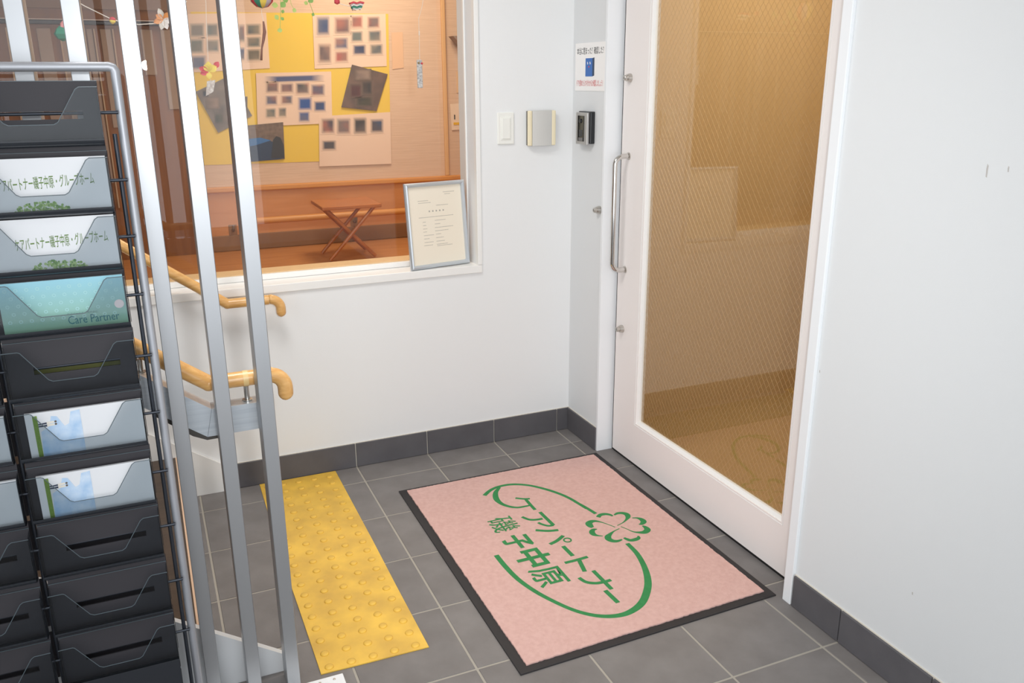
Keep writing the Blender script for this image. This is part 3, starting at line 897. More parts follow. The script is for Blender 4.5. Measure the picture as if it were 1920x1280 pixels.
def pocket_meshes():
    x1 = 0.0; x0 = -PW; z1 = 0.0; zb = -PH
    # back panel with a slot
    b = BM()
    s0, s1, sz1, sz0 = x0 + .045, x1 - .030, -0.052, -0.066
    ou = [(x0, zb), (x1, zb), (x1, z1 - .004), (x1 - .004, z1), (x0 + .004, z1), (x0, z1 - .004)]
    def quad(a0, a1, c0, c1_):
        prism(b, [(a0, c0), (a1, c0), (a1, c1_), (a0, c1_)], fy, 0.0, 0.0028)
    quad(x0, x1, sz1, z1); quad(x0, x1, zb, sz0); quad(x0, s0, sz0, sz1); quad(s1, x1, sz0, sz1)
    bmesh.ops.remove_doubles(b, verts=b.verts, dist=1e-5)
    prism(b, [(x0, -.142), (x1, -.142), (x1, zb + .004), (x0, zb + .004)], fy, 0.0029, 0.0045)
    back = b
    # front panel with the trapezoid notch and a curved bottom
    b = BM()
    pts = [(x0, -.100), (x0, -.013)] + [(x0 + .003, -.010)]
    pts += [(x0 + .027, -.010), (x0 + .031, -.012), (x0 + .071, -.070), (x0 + .078, -.074), (x1 - .078, -.074), (x1 - .071, -.070), (x1 - .036, -.014), (x1 - .030, -.010), (x1 - .003, -.010), (x1, -.013), (x1, -.100)]
    d1, d0 = -0.0300, -0.0282
    # front face built as strips so that the notch stays clean
    prism(b, pts, fy, d1, d0)
    return back, b
fr_me = bk_me = None
rails = []
for ci, cx in enumerate(COLX):
    for ri, z in enumerate(ROWZ):
        org = Vector((cx, YBK, z))
        if bk_me is None:
            bb, fb = pocket_meshes()
            o = obj('pocket', bb, POCKET, None)
            bk_me = o.data
            o.parent = rk; o.location = org - rk.location
            f_ = obj('front_panel', fb, SMOKE, None); fr_me = f_.data
            f_.parent = o
            c_ = BM()
            N_ = 7
            for sgn in (0,):
                outer = []
                for i in range(N_ + 1):
                    a = PI / 2 * i / N_
                    outer.append((-0.030 + 0.018 * (1 - math.cos(a)), -0.1002 - 0.014 * math.sin(a)))
                outer.append((0.0, -0.1142))
                inner = [(y + 0.0017 if i < N_ - 1 else y, zz + 0.0017 * (i / N_)) for i, (y, zz) in enumerate(outer)][::-1]
                prism(c_, outer + inner, lambda a, c, d: (d, a, c), -PW, 0.0)
            cb_ = obj('curved_bottom', c_, mat('smoked_bottom', rgb(40, 44, 50), 0.25, spec=0.6), None); cu_me = cb_.data
            cb_.parent = o
            s_ = BM()
            for xx in (-PW,):
                prism(s_, [(-0.0281, -.100), (-0.0281, -.012), (-0.0004, -.004), (-0.0004, -.113), (-0.014, -.113), (-0.024, -.1085)], lambda a, c, d: (d, a, c), xx, xx + 0.0016)
            sd_ = obj('side_wall', s_, SMOKE, None); sd_me = sd_.data
            sd_.parent = o
            sd2 = link('side_wall', sd_me, o); sd2.location = (PW - 0.0016, 0, 0)
            l_ = BM()
            ep = [(-PW, -.010), (-PW + .027, -.010), (-PW + .031, -.012), (-PW + .071, -.070), (-PW + .078, -.074), (-.078, -.074), (-.071, -.070), (-.036, -.014), (-.030, -.010), (0, -.010)]
            tube(l_, [(a, -0.0291, c) for a, c in ep], 0.0008, 6)
            rm_ = obj('front_rim', l_, SMOKEE, None); rm_me = rm_.data
            rm_.parent = o
            l_ = BM()
            tube(l_, [(-PW, 0.0012, 0.0), (0, 0.0012, 0.0)], 0.0011, 6)
            br_ = obj('back_rim', l_, SMOKEE, None); br_me = br_.data
            br_.parent = o
        else:
            o = link('pocket', bk_me, rk); o.location = org - rk.location
            link('side_wall', sd_me, o).location = (PW - 0.0016, 0, 0)
            for nme, m_ in (('front_panel', fr_me), ('curved_bottom', cu_me), ('side_wall', sd_me), ('front_rim', rm_me), ('back_rim', br_me)):
                link(nme, m_, o)

# rear side: plain panels facing the stairs, and a deep front on the lowest pockets
rear_me = deep_me = None
for ci, cx in enumerate(COLX):
    for ri in range(1, 10):
        z = ROWZ[ri]
        if rear_me is None:
            o = obj('rear_panel', box(BM(), -PW, 0, 0, 0.0025, -0.118, -0.002, 0.0008, 1), POCKET, None); rear_me = o.data; o.parent = rk
        else:
            o = link('rear_panel', rear_me, rk)
        o.location = Vector((cx, -1.302, z)) - rk.location
    if deep_me is None:
        b = BM(); box(b, -PW, 0, -0.0320, -0.0303, -0.240, -0.098, 0.0006, 1); box(b, -PW, 0, -0.0302, -0.002, -0.240, -0.1435, 0.0006, 1)
        o = obj('deep_bottom', b, mat('deep_smoked', rgb(44, 46, 51), 0.6, spec=0.2), None); deep_me = o.data; o.parent = rk
    else:
        o = link('deep_bottom', deep_me, rk)
    o.location = Vector((cx, YBK, ROWZ[9])) - rk.location

# brochures in the pockets
def brochure(ci, ri, label, m, x_off=0.004, wdt=0.212, drop=0.012, group=None, thick=0.006):
    cx, z = COLX[ci], ROWZ[ri]
    x1 = cx - x_off; x0 = x1 - wdt
    z1 = z - drop; z0 = z - 0.112
    yf = YBK - 0.016
    t = thing('brochure', label, 'brochure', ((x0 + x1) / 2, yf, z0), group)
    b = BM()
    box(b, x0, x1, yf, yf + thick, z0, z1)
    obj('cover', b, m, t)
    return t, x0, x1, z0, z1, yf
def dot_bush(t, xc, zc, wx, wz, yf):
    cols = [mat('bush_a', rgb(120, 160, 70), .7), mat('bush_b', rgb(164, 192, 120), .7), mat('bush_c', rgb(84, 134, 52), .7)]
    bms = [BM(), BM(), BM()]
    for k in range(150):
        a = random.uniform(0, PI); r = math.sqrt(random.random())
        x = xc + wx * r * math.cos(a); zz = zc + wz * r * math.sin(a)
        rad = random.uniform(.0016, .0030)
        lay = yf - 0.0002 - 0.0000025 * k
        bb = bms[random.choice((0, 0, 1, 1, 2))]
        vs = [bb.verts.new((x + rad * math.cos(2 * PI * j / 8), lay, zz + rad * math.sin(2 * PI * j / 8))) for j in range(8)]
        bb.faces.new(vs)
    for bb, c in zip(bms, cols):
        obj('printed_bush', bb, c, t)
TXTG = mat('green_print', rgb(98, 128, 62), .7)
WB = mat('white_brochure', rgb(222, 223, 226), 0.5, spec=0.3)
GB = 'care home leaflets in the rack'
for ri, lab in ((1, 'white leaflet with green title, in the second pocket from the top of the right column'), (2, 'white leaflet with green title, in the third pocket, right above the aqua leaflet')):
    t, x0, x1, z0, z1, yf = brochure(0, ri, lab, WB, group=GB, drop=0.008)
    a = at(-6 if ri == 1 else 8, 350, 'y', yf).x; c = at(177 if ri == 1 else 187, 340, 'y', yf).x
    zt = z1 - 0.034
    text_obj('title', TXTG, t, 'ケアパートナー磯子中原・グループホーム', (a, yf - .0003, zt - .024), (1, 0, 0.045), (0, 0, 1), c - a, .023, thick=0.0001, bold=0.004)
    dot_bush(t, at(80 if ri == 1 else 95, 390, 'y', yf).x, z0 + .004, .048, .022, yf - .0002)
# aqua leaflet
t, x0, x1, z0, z1, yf = brochure(0, 3, 'aqua green leaflet with pale dots and a round pink mark, fourth pocket', mat('aqua_edge', rgb(190, 214, 222), 0.45), group=GB, drop=0.008)
b = BM()
lay = b.loops.layers.float_color.new('print')
NZ = 8
for i in range(NZ):
    za, zb_ = z0 + (z1 - z0) * i / NZ, z0 + (z1 - z0) * (i + 1) / NZ
    f = b.faces.new([b.verts.new((x0, yf - .0003, za)), b.verts.new((x1, yf - .0003, za)), b.verts.new((x1, yf - .0003, zb_)), b.verts.new((x0, yf - .0003, zb_))])
    for l_, tt in zip(f.loops, (i / NZ, i / NZ, (i + 1) / NZ, (i + 1) / NZ)):
        c0, c1_ = rgb(138, 176, 142), rgb(148, 200, 216)
        l_[lay] = [c0[k] * (1 - tt) + c1_[k] * tt for k in range(3)] + [1]
obj('front_print', b, PRINT, t)
b = BM()
for i in range(11):
    for j in range(5):
        x = x0 + .012 + i * .0178 + (j % 2) * .008; zz = z0 + .030 + j * .015
        r1, r0 = .0034, .0022
        vo = [b.verts.new((x + r1 * math.cos(2 * PI * k / 8), yf - .0006, zz + r1 * math.sin(2 * PI * k / 8))) for k in range(8)]
        vi = [b.verts.new((x + r0 * math.cos(2 * PI * k / 8), yf - .0006, zz + r0 * math.sin(2 * PI * k / 8))) for k in range(8)]
        for k in range(8):
            b.faces.new((vo[k], vo[(k + 1) % 8], vi[(k + 1) % 8], vi[k]))
o = obj('printed_rings', b, mat('pale_ring_print', rgb(168, 210, 212), .6), t); o['kind'] = 'stuff'
obj('pink_round_mark', lathe(BM(), [(.0085, 0), (.0085, .0003)], (x1 - .012, yf - .0006, z0 + .047), (0, -1, 0), 24), mat('pink_print', rgb(232, 214, 214), .6), t)
TEAL = mat('teal_print', rgb(44, 112, 122), .6)
text_obj('large_lettering', TEAL, t, 'Care Partner', (x1 - .104, yf - .0007, z0 + .016), (1, 0, 0), (0, 0, 1), .089, .016, thick=.0001)
text_obj('small_lettering', mat('dark_teal_print', rgb(90, 124, 120), .6), t, 'ケアパートナー株式会社', (x1 - .104, yf - .0007, z0 + .034), (1, 0, 0), (0, 0, 1), .053, .0045, thick=.0001)
# photo leaflets
SKY = mat('sky_print', rgb(158, 192, 226), .6, noise=(34, 0.9, rgb(214, 226, 240)))
GRASS = mat('grass_print', rgb(122, 152, 66), .6, noise=(300, 0.6, rgb(96, 130, 48)))
for ri, lab in ((5, 'upper leaflet with a sideways photo of grass and sky, under the empty fifth pocket'), (6, 'lower leaflet with a sideways photo of grass and sky, above the empty bottom pockets')):
    t, x0, x1, z0, z1, yf = brochure(0, ri, lab, WB, x_off=0.003, wdt=0.2075, group=GB, drop=0.014)
    Y0 = yf - .0004
    obj('grass_photo', prism(BM(), [(x0 + .013, z0), (x0 + .021, z0), (x0 + .021, z1 - .006), (x0 + .013, z1 - .006)], fy, Y0, Y0 + .0003), GRASS, t)
    b = prism(BM(), [(x0 + .021, z0), (x0 + .096, z0), (x0 + .096, z1 - .004), (x0 + .080, z1 - .006), (x0 + .074, z1 - .03), (x0 + .066, z1 - .034), (x0 + .055, z1 - .012), (x0 + .045, z1 - .010), (x0 + .040, z1 - .030), (x0 + .024, z1 - .040)], fy, Y0, Y0 + .0003)
    obj('sky_photo', b, SKY, t)
    zz = z1 - .026
    fig = BM()
    prism(fig, [(x0 + .021, zz + .003), (x0 + .036, zz + .0045), (x0 + .036, zz + .0012), (x0 + .021, zz + .0008)], fy, Y0 - .0003, Y0)
    prism(fig, [(x0 + .021, zz - .0012), (x0 + .036, zz - .0002), (x0 + .036, zz - .0042), (x0 + .021, zz - .0036)], fy, Y0 - .0003, Y0)
    obj('printed_trousers', fig, mat('navy_print', rgb(58, 66, 86), .6), t)
    fig = BM()
    prism(fig, [(x0 + .0362, zz + .005), (x0 + .048, zz + .006), (x0 + .050, zz + .002), (x0 + .0362, zz + .0006)], fy, Y0 - .0003, Y0)
    prism(fig, [(x0 + .0362, zz), (x0 + .048, zz + .0006), (x0 + .050, zz - .0035), (x0 + .0362, zz - .0045)], fy, Y0 - .0003, Y0)
    obj('printed_shirts', fig, mat('pale_shirt_print', rgb(226, 220, 208), .6), t)
    fig = BM()
    for dz in (.004, -.0012):
        lathe(fig, [(.0021, 0), (.0021, .0003)], (x0 + .0515, Y0, zz + dz), (0, -1, 0), 10)
    obj('printed_heads', fig, mat('hair_print', rgb(96, 84, 74), .6), t)
for ri, lab in ((5, 'plain white leaflet at the left frame edge, upper one in the left column'), (6, 'plain white leaflet at the left frame edge, lower one in the left column')):
    brochure(1, ri, lab, WB, x_off=0.003, wdt=0.2075, group=GB, drop=0.012)
# leaflet seen through the slot of the empty fifth pocket
zz = ROWZ[4]
t = thing('brochure', 'olive green leaflet in the rear side, seen through the slot of the fifth pocket', 'brochure', (COLX[0] - PW / 2, -1.309, zz - .11), GB)
obj('cover', box(BM(), COLX[0] - .215, COLX[0] - .006, -1.3085, -1.3045, zz - .112, zz - .030), mat('olive_leaflet', rgb(112, 114, 62), .6), t)

# ------------------------------------------------------------------ papers on the far wall
def quadpts(pix, Y):
    return [at(px, py, 'y', Y) for px, py in pix]
def sheet(name, label, cat, pix, m, dpt, group=None, th=0.0012):
    """flat sheet pinned to the far wall at depth dpt in front of it"""
    P4 = quadpts(pix, YW - dpt)
    c = sum(P4, Vector()) / 4
    t = thing(name, label, cat, c, group)
    b = BM()
    f0 = [b.verts.new(p) for p in P4]; f1 = [b.verts.new(p + Vector((0, th, 0))) for p in P4]
    b.faces.new(f0); b.faces.new(f1[::-1])
    for i in range(4):
        b.faces.new((f0[i], f0[(i + 1) % 4], f1[(i + 1) % 4], f1[i]))
    obj('sheet', b, m, t)
    return t
def photo(t, px0, py0, px1, py1, Y, cols, bg, seed, skew=-0.03):
    """small soft-edged print: a grid of colours fading into the paper colour at its rim"""
    rnd = random.Random(seed)
    N, M = 9, 8
    blobs = [(rnd.random(), rnd.random(), rnd.uniform(.15, .4), rnd.choice(cols)) for _ in range(7)]
    b = BM()
    lay = b.verts.layers.float_color.new('print')
    g_ = []
    for j in range(M + 1):
        row = []
        for i in range(N + 1):
            u, v = i / N, j / M
            p = at(px0 + (px1 - px0) * u, py0 + (py1 - py0) * v + (px0 + (px1 - px0) * u - px0) * skew, 'y', Y)
            c = list(cols[0][:3]); 
            for bx, by, br, bc in blobs:
                w_ = math.exp(-((u - bx) ** 2 + (v - by) ** 2) / (br * br))
                c = [c[k] * (1 - w_) + bc[k] * w_ for k in range(3)]
            e = min(u, 1 - u, v, 1 - v)
            k_ = min(1, e / 0.22)
            c = [bg[k] * (1 - k_) + c[k] * k_ for k in range(3)]
            vtx = b.verts.new(p); vtx[lay] = c + [1]
            row.append(vtx)
        g_.append(row)
    for j in range(M):
        for i in range(N):
            b.faces.new((g_[j][i], g_[j][i + 1], g_[j + 1][i + 1], g_[j + 1][i]))
    return obj('photo', b, PRINT, t)
YP = mat('yellow_poster_board', rgb(236, 200, 84), 0.7)
WP = mat('ivory_poster_paper', rgb(238, 208, 182), 0.7)
bgw = rgb(238, 208, 182)
sheet('poster_board', 'large yellow poster board behind the photo sheets', 'poster', [(357, 22), (728, 26), (733, 298), (372, 310)], YP, 0.002)
PG = 'photo sheets on the yellow board'
def rg(*l): return [rgb(*c) for c in l]
grey = rg((140, 130, 118), (100, 104, 108), (150, 140, 124), (112, 120, 116))
blue = rg((110, 112, 130), (70, 84, 120), (120, 110, 110), (160, 120, 110))
mix_ = rg((130, 112, 108), (80, 76, 86), (170, 110, 96), (120, 120, 104))
def R5(t, L, Y, bg=bgw):
    for k, (a, c, d, e, cs) in enumerate(L):
        photo(t, 340 + a / 3.31, c / 3.31, 340 + d / 3.31, e / 3.31, YW - Y, cs, bg, k + int(a))
t = sheet('photo_sheet', 'ivory sheet of small dim photos at the top left of the yellow board', 'photo sheet', [(349, 26), (499, 24), (506, 128), (352, 136)], WP, 0.005, PG)
R5(t, [(45, 140, 150, 240, grey), (150, 140, 235, 235, grey), (45, 235, 145, 340, rg((130, 124, 112), (108, 116, 108))), (150, 240, 240, 330, grey), (55, 340, 160, 440, blue),
       (355, 145, 395, 270, mix_), (395, 145, 500, 225, grey), (398, 225, 500, 300, grey), (400, 300, 500, 385, rg((120, 112, 98), (140, 128, 112))), (355, 290, 395, 380, blue)], 0.0062)
t = sheet('photo_sheet', 'ivory sheet of eleven photos at the top right of the yellow board', 'photo sheet', [(586, 28), (723, 26), (725, 124), (590, 129)], WP, 0.005, PG)
R5(t, [(835, 95, 925, 230, blue), (945, 100, 1055, 220, mix_), (1050, 95, 1130, 180, rg((150, 110, 100), (180, 110, 96))), (1150, 100, 1235, 180, mix_), (1050, 190, 1130, 265, grey), (1155, 185, 1245, 265, grey),
       (845, 265, 935, 400, rg((150, 120, 108), (110, 96, 96))), (945, 230, 1040, 310, blue), (950, 315, 1040, 390, rg((160, 120, 108), (180, 100, 90))), (1060, 275, 1150, 345, rg((90, 90, 110), (60, 70, 100))), (1165, 270, 1255, 345, grey)], 0.0062)
t = sheet('photo_sheet', 'ivory sheet of blue toned photos in the middle of the yellow board', 'photo sheet', [(480, 137), (621, 134), (623, 231), (483, 237)], WP, 0.0065, PG)
R5(t, [(510, 472, 890, 515, rg((90, 98, 130), (76, 88, 126))), (520, 505, 610, 580, mix_), (610, 515, 700, 580, rg((150, 118, 110), (120, 100, 104))), (705, 510, 800, 590, mix_), (800, 520, 895, 600, rg((110, 104, 120), (150, 96, 90))), (520, 590, 600, 655, blue), (615, 590, 695, 650, blue),
       (720, 600, 815, 690, rg((60, 90, 150), (70, 96, 150))), (820, 625, 900, 695, rg((70, 84, 120), (60, 90, 150))), (520, 670, 590, 735, grey), (600, 665, 655, 730, grey), (725, 690, 800, 760, rg((80, 100, 150), (110, 110, 130)))], 0.0076)
t = sheet('photo_sheet', 'ivory sheet with a row of four photos at the bottom right of the yellow board', 'photo sheet', [(598, 218), (732, 210), (734, 307), (599, 312)], WP, 0.008, PG)
R5(t, [(865, 730, 955, 835, mix_), (960, 730, 1055, 840, mix_), (1065, 725, 1155, 840, rg((110, 96, 90), (70, 66, 66))), (1170, 735, 1258, 830, rg((90, 84, 90), (70, 84, 110))), (870, 870, 965, 935, rg((90, 84, 84), (80, 84, 100)))], 0.0093)
t = sheet('snapshot', 'tilted dark snapshot at the left of the yellow board', 'photo', [(367, 172), (430, 142), (473, 217), (409, 249)], mat('dark_photo', rgb(96, 84, 74), 0.4, noise=(18, 0.9, rgb(140, 124, 108))), 0.008, PG)
R5(t, [(130, 562, 170, 602, rg((56, 56, 64), (70, 68, 74))), (150, 600, 240, 680, rg((150, 128, 112), (120, 104, 92))), (205, 700, 262, 772, rg((70, 74, 64), (92, 88, 74))), (365, 600, 410, 700, rg((80, 76, 72), (110, 98, 88)))], 0.0092, rgb(112, 98, 88))
t = sheet('snapshot', 'tilted dark snapshot at the right of the yellow board', 'photo', [(660, 121), (727, 139), (706, 208), (640, 201)], mat('dark_photo_two', rgb(92, 80, 74), 0.4, noise=(14, 0.8, rgb(130, 104, 92))), 0.010, PG)
R5(t, [(1045, 520, 1120, 610, rg((84, 56, 56), (104, 60, 60))), (1120, 500, 1185, 590, rg((60, 58, 60), (80, 70, 66))), (1080, 600, 1190, 664, rg((80, 76, 64), (66, 62, 58))), (1075, 430, 1180, 500, rg((150, 130, 116), (120, 104, 98)))], 0.0112, rgb(110, 94, 84))
t = sheet('snapshot', 'snapshot of a blue boat at the bottom of the yellow board', 'photo', [(455, 236), (531, 229), (534, 298), (459, 304)], mat('brown_photo', rgb(132, 110, 92), 0.4, noise=(50, 0.8, rgb(98, 82, 70))), 0.0095, PG)
Yb = YW - 0.0107
for pix, c in (([(458, 262), (485, 259), (505, 263), (520, 270), (528, 298), (470, 303), (459, 303)], rgb(56, 70, 92)), ([(458, 261), (488, 258), (508, 263), (480, 272), (459, 276)], rgb(70, 116, 168)), ([(512, 262), (518, 255), (526, 258), (532, 272), (533, 296), (508, 297)], rgb(60, 60, 62))):
    b = BM()
    b.faces.new([b.verts.new(at(px, py, 'y', Yb)) for px, py in pix]); Yb -= 0.0006
    obj('printed_shape', b, mat('boat_%d' % int(c[2] * 1e5), c, .5), t)

sg = sheet('number_sign', 'small ivory number sign at the right end of the room behind the window', 'sign', [(844, 195), (905, 190), (907, 240), (847, 244)], mat('ivory_sign', rgb(240, 216, 190), .6), 0.006)
p0 = at(851.5, 224, 'y', YW - 0.0062); p1 = at(887, 213, 'y', YW - 0.0062)
text_obj('numerals', INK, sg, '1 0', (p0.x, p0.y - .001, p0.z), (1, 0, 0), (0, 0, 1), 0.055, 0.026, thick=.0002, bold=.01)
q0, q1 = at(850.5, 234, 'y', YW - .007), at(900, 227, 'y', YW - .007)
obj('yellow_bar', box(BM(), q0.x, q1.x, YW - .0085, YW - .006, q0.z, q0.z + .013), mat('sign_yellow', rgb(236, 186, 40), .5), sg)
sh = sheet('paper_slip', 'small pale slip above the number sign', 'notice', [(855, 134), (900, 130), (901, 170), (856, 174)], mat('slip_paper', rgb(228, 190, 146), .6), 0.004)
tf = sheet('paper_slip', 'faded paper slip right of the yellow board', 'notice', [(734, 61), (755, 60), (757, 127), (736, 130)], mat('faded_slip', rgb(232, 190, 152), .6), 0.003)
# corner lamp (wedge shade)
ql = at(862, 75, 'y', YW - 0.10)
lp = thing('wall_lamp', 'grey wedge shaped wall lamp at the upper right behind the window', 'lamp', (ql.x, YW, ql.z - .1))
t0, t1, t2, t3 = at(845, 68, 'y', YW - 0.06), at(862, 65, 'y', YW - 0.06), at(863, 89, 'y', YW - 0.06), at(900, 64, 'y', YW - .06)
b = prism(BM(), [(t0.x, t0.z), (t2.x, t2.z), (t2.x + .06, t2.z), (t2.x + .1, t0.z + .005)], fy, YW - 0.10, YW - 0.02, 0.003)
obj('shade', b, mat('grey_shade', rgb(150, 128, 112), .5), lp)
obj('wall_bracket', box(BM(), t2.x, t2.x + .05, YW - .02, YW, t2.z + .01, t0.z - .005), mat('grey_bracket', rgb(120, 104, 92), .5), lp)

# handrail in the room behind the window
hz = at(600, 406, 'y', YW - .07).z
hr = thing('handrail', 'orange wooden handrail along the brown wainscot behind the window', 'handrail', (-1.1, YW - .07, hz))
obj('rail', tube(BM(), [(-1.115, YW - .07, hz), (0.85, YW - .07, hz)], 0.017, 16), RAILW, hr, smooth=True)
obj('end_block', tube(BM(), [(-1.115, YW - .07, hz), (-1.135, YW - .066, hz), (-1.148, YW - .05, hz), (-1.15, YW - .012, hz)], 0.017, 16), RAILW, hr, smooth=True)
for px in (437, 668):
    xx = at(px, 415, 'y', YW - .07).x
    br = obj('bracket', tube(BM(), [(xx, YW - .07, hz - .014), (xx, YW - .07, hz - .03), (xx, YW - .05, hz - .045), (xx, YW - .012, hz - .045)], 0.007, 10), mat('grey_metal', rgb(150, 140, 132), .4, metal=.5), hr, smooth=True)
    obj('bracket_plate', box(BM(), xx - .02, xx + .02, YW - .016, YW - .0121, hz - .085, hz - .02, .002), DARKBAND, br)

# folding table
YT = 1.05
ft = thing('folding_table', 'low orange wooden folding table with crossed legs behind the window', 'table', (at(665, 400, 'y', YT).x, YT, 0.64))
TW_ = mat('orange_table_wood', rgb(188, 112, 52), .4, wood=((8, 40, 40), rgb(172, 98, 42)))
ta, tb_ = at(604, 396, 'y', YT - .12), at(716, 388, 'y', YT - .12)
ztop = (ta.z + tb_.z) / 2 + .018
obj('table_top', box(BM(), ta.x, tb_.x, YT - .12, YT + .16, ztop - .018, ztop, .004), TW_, ft)
for yy in (YT - .08, YT + .12):
    for s in (0, 1):
        a, c = (ta.x + .03, tb_.x - .03) if s else (tb_.x - .03, ta.x + .03)
        dy_ = .018 * s
        obj('leg', tube(BM(), [(a, yy + dy_, ztop - .02), (c, yy + dy_, 0.6505)], 0.009, 8), TW_, ft)

# ------------------------------------------------------------------ paper ornaments hanging inside the window
YO = 0.20
THR = mat('white_thread', rgb(240, 232, 222), .7)
def O(px, py, y=YO): return at(px, py, 'y', y)
def string(t, pix, r=0.0009, y=YO, name='thread'):
    return obj(name, tube(BM(), [O(a, c, y) for a, c in pix], r, 6), THR, t)
def up(px, py, to=2.42, y=YO):
    p = O(px, py, y); return p, Vector((p.x, y, to))
cR, cY, cG, cW, cO, cP = (mat('paper_red', rgb(214, 62, 74), .6), mat('paper_yellow', rgb(240, 214, 90), .6), mat('paper_green', rgb(44, 140, 112), .6), mat('paper_white', rgb(236, 230, 226), .6), mat('paper_orange', rgb(226, 150, 84), .6), mat('paper_pink', rgb(232, 150, 150), .6))
def gore_ball(t, c, r, ry, mats_, squash=1.0):
    """paper balloon of separate gores"""
    n = len(mats_)
    for k in range(n):
        b = BM()
        a0, a1 = 2 * PI * k / n, 2 * PI * (k + 1) / n
        rows = []
        for i in range(7):
            th = PI * i / 6
            row = []
            for a in (a0, (a0 + a1) / 2, a1):
                bul = 1.0 if a not in (a0, a1) else 0.94
                row.append(b.verts.new((c.x + r * bul * math.sin(th) * math.cos(a), c.y + r * bul * math.sin(th) * math.sin(a), c.z + ry * math.cos(th))))
            rows.append(row)
        for r0, r1 in zip(rows[:-1], rows[1:]):
            for j in (0, 1):
                b.faces.new((r0[j], r0[j + 1], r1[j + 1], r1[j]))
        bmesh.ops.remove_doubles(b, verts=b.verts, dist=1e-5)
        obj('gore', b, mats_[k], t, smooth='all')
def petal(t, name, c, ang, ln, wd, m, tilt=0.01):
    """curved leaf or petal from c outwards in the window plane"""
    b = BM()
    d = Vector((math.cos(ang), 0, math.sin(ang))); s = Vector((-math.sin(ang), 0, math.cos(ang)))
    prof = [(0, .12), (.25, .7), (.5, 1), (.75, .8), (1, .1)]
    L, M_, R = [], [], []
    for u, w_ in prof:
        base = c + d * (ln * u) + Vector((0, -tilt * math.sin(PI * u * .8), 0))
        L.append(b.verts.new(base + s * wd * w_ / 2)); M_.append(b.verts.new(base + Vector((0, tilt * .4, 0)))); R.append(b.verts.new(base - s * wd * w_ / 2))
    for i in range(4):
        b.faces.new((L[i], L[i + 1], M_[i + 1], M_[i])); b.faces.new((M_[i], M_[i + 1], R[i + 1], R[i]))
    return obj(name, b, m, t, smooth='all')

t = thing('paper_balloon', 'striped paper balloon hanging at the top of the window with a twisted brown tail', 'ornament', O(490, -6))
gore_ball(t, O(490, -8), 0.044, 0.042, [cG, cW, cR, cY, cW, cR, cG, cY, mat('paper_grey', rgb(190, 180, 190), .6), cR])
string(t, [(490, 12), (491, 28), (494, 40)])
p, q_ = up(490, -28); obj('hanging_thread', tube(BM(), [p, q_], .0008, 6), THR, t)
obj('twisted_tail', tube(BM(), [O(494, 40), O(496, 60), O(494, 75), O(491, 90), O(490, 113)], .004, 8, radii=[.003, .006, .005, .003, .004]), mat('brown_tail', rgb(140, 96, 84), .7), t, smooth='all')

t = thing('origami_top', 'teal folded paper ornament with a pink cap between the two leftmost slats', 'ornament', O(116, 62))
b = lathe(BM(), [(.003, -.022), (.018, -.014), (.027, 0), (.018, .016), (.003, .028)], O(117, 64), (0, 0, 1), 6)
obj('teal_body', b, cG, t)
obj('pink_cap', lathe(BM(), [(.013, 0), (.012, .012), (.003, .026)], O(120, 52), (.2, 0, 1), 8), cP, t)
p, q_ = up(121, 42); obj('hanging_thread', tube(BM(), [p, q_], .0008, 6), THR, t)

t = thing('paper_garland', 'white cord garland with a red and yellow bead and an orange paper flower', 'garland', O(212, 37))
string(t, [(130, -6), (158, 11), (205, 34), (225, 41), (260, 46), (292, 44), (330, 30), (350, 2)], .0016, name='cord')
b = lathe(BM(), [(.002, -.012), (.009, -.006), (.0105, 0)], O(211, 38), (.1, 0, 1), 14); obj('yellow_bead_half', b, cY, t, smooth='all')
b = lathe(BM(), [(.0105, 0), (.009, .007), (.002, .011)], O(211, 38), (.1, 0, 1), 14); obj('red_bead_half', b, cR, t, smooth='all')
c = O(306, 36)
for ang, m_, ln in ((1.9, mat('paper_pale', rgb(214, 206, 196), .6), .036), (.7, cO, .032), (3.5, cO, .034), (5.0, cW, .034), (2.6, cO, .026), (4.4, MATS['paper_pale'], .036), (-.3, cW, .03)):
    petal(t, 'petal', c, ang, ln, .020, m_)

t = thing('paper_flower', 'red and yellow paper flower with a dotted strip hanging before the yellow board', 'ornament', O(395, 130))
c = O(391, 134)
for ang, m_, ln, wd in ((2.75, cR, .034, .022), (3.4, cR, .03, .02), (1.5, cY, .034, .026), (.6, cY, .034, .026), (2.1, cY, .026, .02), (4.7, cY, .026, .02)):
    petal(t, 'petal', c, ang, ln, wd, m_)
petal(t, 'petal', O(401, 128), .9, .028, .02, cR)
DOT = mat('dotted_strip', rgb(226, 220, 214), .7, noise=(120, .8, rgb(170, 150, 140)))
P4 = [O(388, 152), O(404, 150), O(400, 172), O(386, 180)]
b = prism(BM(), [(p.x, p.z) for p in P4], fy, YO - .0006, YO + .0006)
obj('dotted_strip', b, DOT, t)
string(t, [(391, 134), (395, 152)])
p, q_ = up(387, 42); obj('hanging_thread', tube(BM(), [O(391, 132), p, O(386, 5), Vector((q_.x, YO, 2.42))], .0009, 6), THR, t)

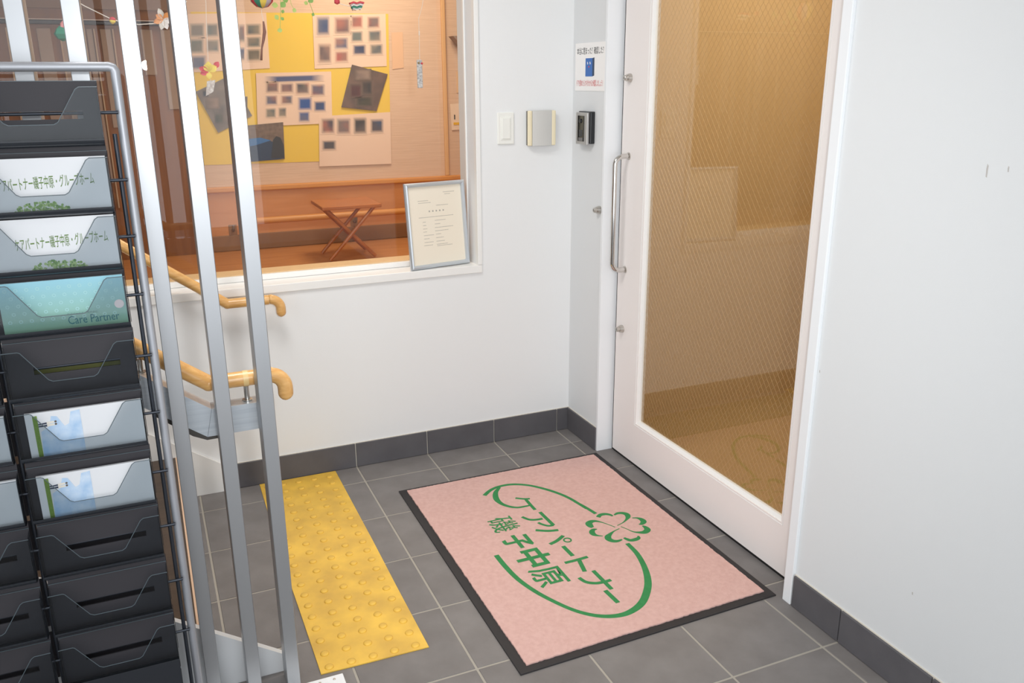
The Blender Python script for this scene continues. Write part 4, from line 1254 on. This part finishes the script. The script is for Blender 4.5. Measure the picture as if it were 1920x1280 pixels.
# vine
VG = mat('vine_leaf', rgb(186, 208, 116), .55); VG2 = mat('vine_leaf_dark', rgb(138, 178, 88), .55)
t = thing('hanging_vine', 'light green trailing vine with round leaves at the top of the window', 'vine', O(526, 5))
obj('stem', tube(BM(), [O(525, -25), O(526, 0), O(526, 30), O(525, 56)], .0011, 6), VG, t)
obj('stem', tube(BM(), [O(540, -20), O(546, 8), O(553, 20)], .0009, 6), VG, t)
obj('stem', tube(BM(), [O(575, -20), O(580, 4), O(588, 26)], .0009, 6), VG2, t)
for px, py, m_, sz in ((516, 10, VG, .020), (531, 8, VG2, .022), (535, -2, VG2, .026), (519, 33, VG, .017), (529, 35, VG2, .012), (524, 57, VG, .016), (530, 22, VG2, .012), (552, 19, VG, .015), (574, 6, VG, .014), (582, 1, VG2, .020), (587, 27, VG2, .012)):
    a = random.uniform(0, 6.28)
    petal(t, 'leaf', O(px, py) - Vector((math.cos(a), 0, math.sin(a))) * sz * .5, a, sz * 1.1, sz, m_, .003)

t = thing('paper_pinwheel', 'folded red, white and green paper ornament on a cord at the top of the window', 'ornament', O(668, 12))
c = O(668, 10)
for k, (m_, dz) in enumerate(((cR, .008), (cW, .001), (cG, -.006), (cW, -.012))):
    b = BM()
    pts = [(-.026 + .004 * k, 0), (-.012, .005), (0, .001), (.012, .006), (.028 - .003 * k, .003), (.026 - .003 * k, -.003), (.012, -.001), (0, -.005), (-.012, -.002), (-.024 + .004 * k, -.006)]
    prism(b, [(c.x + a, c.z + dz + cc_) for a, cc_ in pts], fy, YO - .014 + k * .004, YO + .008 + k * .004)
    obj('fold', b, m_, t)
obj('red_bead', lathe(BM(), [(.002, -.008), (.010, -.004), (.010, .006), (.004, .012)], O(632, 4), (0, 0, 1), 12), cR, t, smooth='all')
string(t, [(620, -14), (632, 3), (640, 8), (656, 12)], .0012)

t = thing('spotted_tag', 'small white spotted tag hanging on a long thread right of the yellow board', 'ornament', O(787, 140))
b = BM()
pa, pb = O(781, 112), O(793, 165)
box(b, pa.x, pb.x, YO - .004, YO + .004, pb.z, pa.z, .003)
TAGM = mat('speckled_tag', rgb(226, 224, 222), .6, noise=(160, .9, rgb(150, 148, 150)))
obj('tag', b, TAGM, t)
obj('tag_bead', lathe(BM(), [(.002, -.004), (.005, 0), (.002, .004)], O(791, 119, YO - .006), (1, 0, .2), 10), cR, t, smooth='all')
obj('tag_bead', lathe(BM(), [(.002, -.004), (.005, 0), (.002, .004)], O(785, 118, YO - .006), (1, 0, -.2), 10), mat('bead_olive', rgb(150, 130, 80), .5), t, smooth='all')
obj('hanging_thread', tube(BM(), [O(787, 112), O(786, 64), O(785, 34), O(791, 14), O(794, -4), Vector((O(795, -4).x, YO, 2.42))], .0009, 6), THR, t)
obj('knot', tube(BM(), [O(786, 66), O(786, 58)], .0025, 8), THR, t)

# ------------------------------------------------------------------ lamps on the ceilings, the two lobby ones added as unseen fill
for (x, y, zc, lab) in ((-1.35, -0.95, H, 'square white ceiling lamp above the door mat'), (-1.9, -3.6, H, 'square white ceiling lamp above the photographer'), (-0.5, 0.85, 2.42, 'square white ceiling lamp of the room behind the window'), (0.85, -0.75, 2.40, 'square white ceiling lamp of the hall behind the glass door')):
    s = 0.33
    t = thing('ceiling_lamp', lab, 'lamp', (x, y, zc))
    b = BM()
    for (x0, x1, y0, y1) in ((-s, s, -s, -s + .02), (-s, s, s - .02, s), (-s, -s + .02, -s + .02, s - .02), (s - .02, s, -s + .02, s - .02)):
        box(b, x + x0, x + x1, y + y0, y + y1, zc - .045, zc)
    obj('housing', b, WHITE, t)
    obj('reflector', box(BM(), x - s + .02, x + s - .02, y - s + .02, y + s - .02, zc - .012, zc - .0005), WHITE, t)
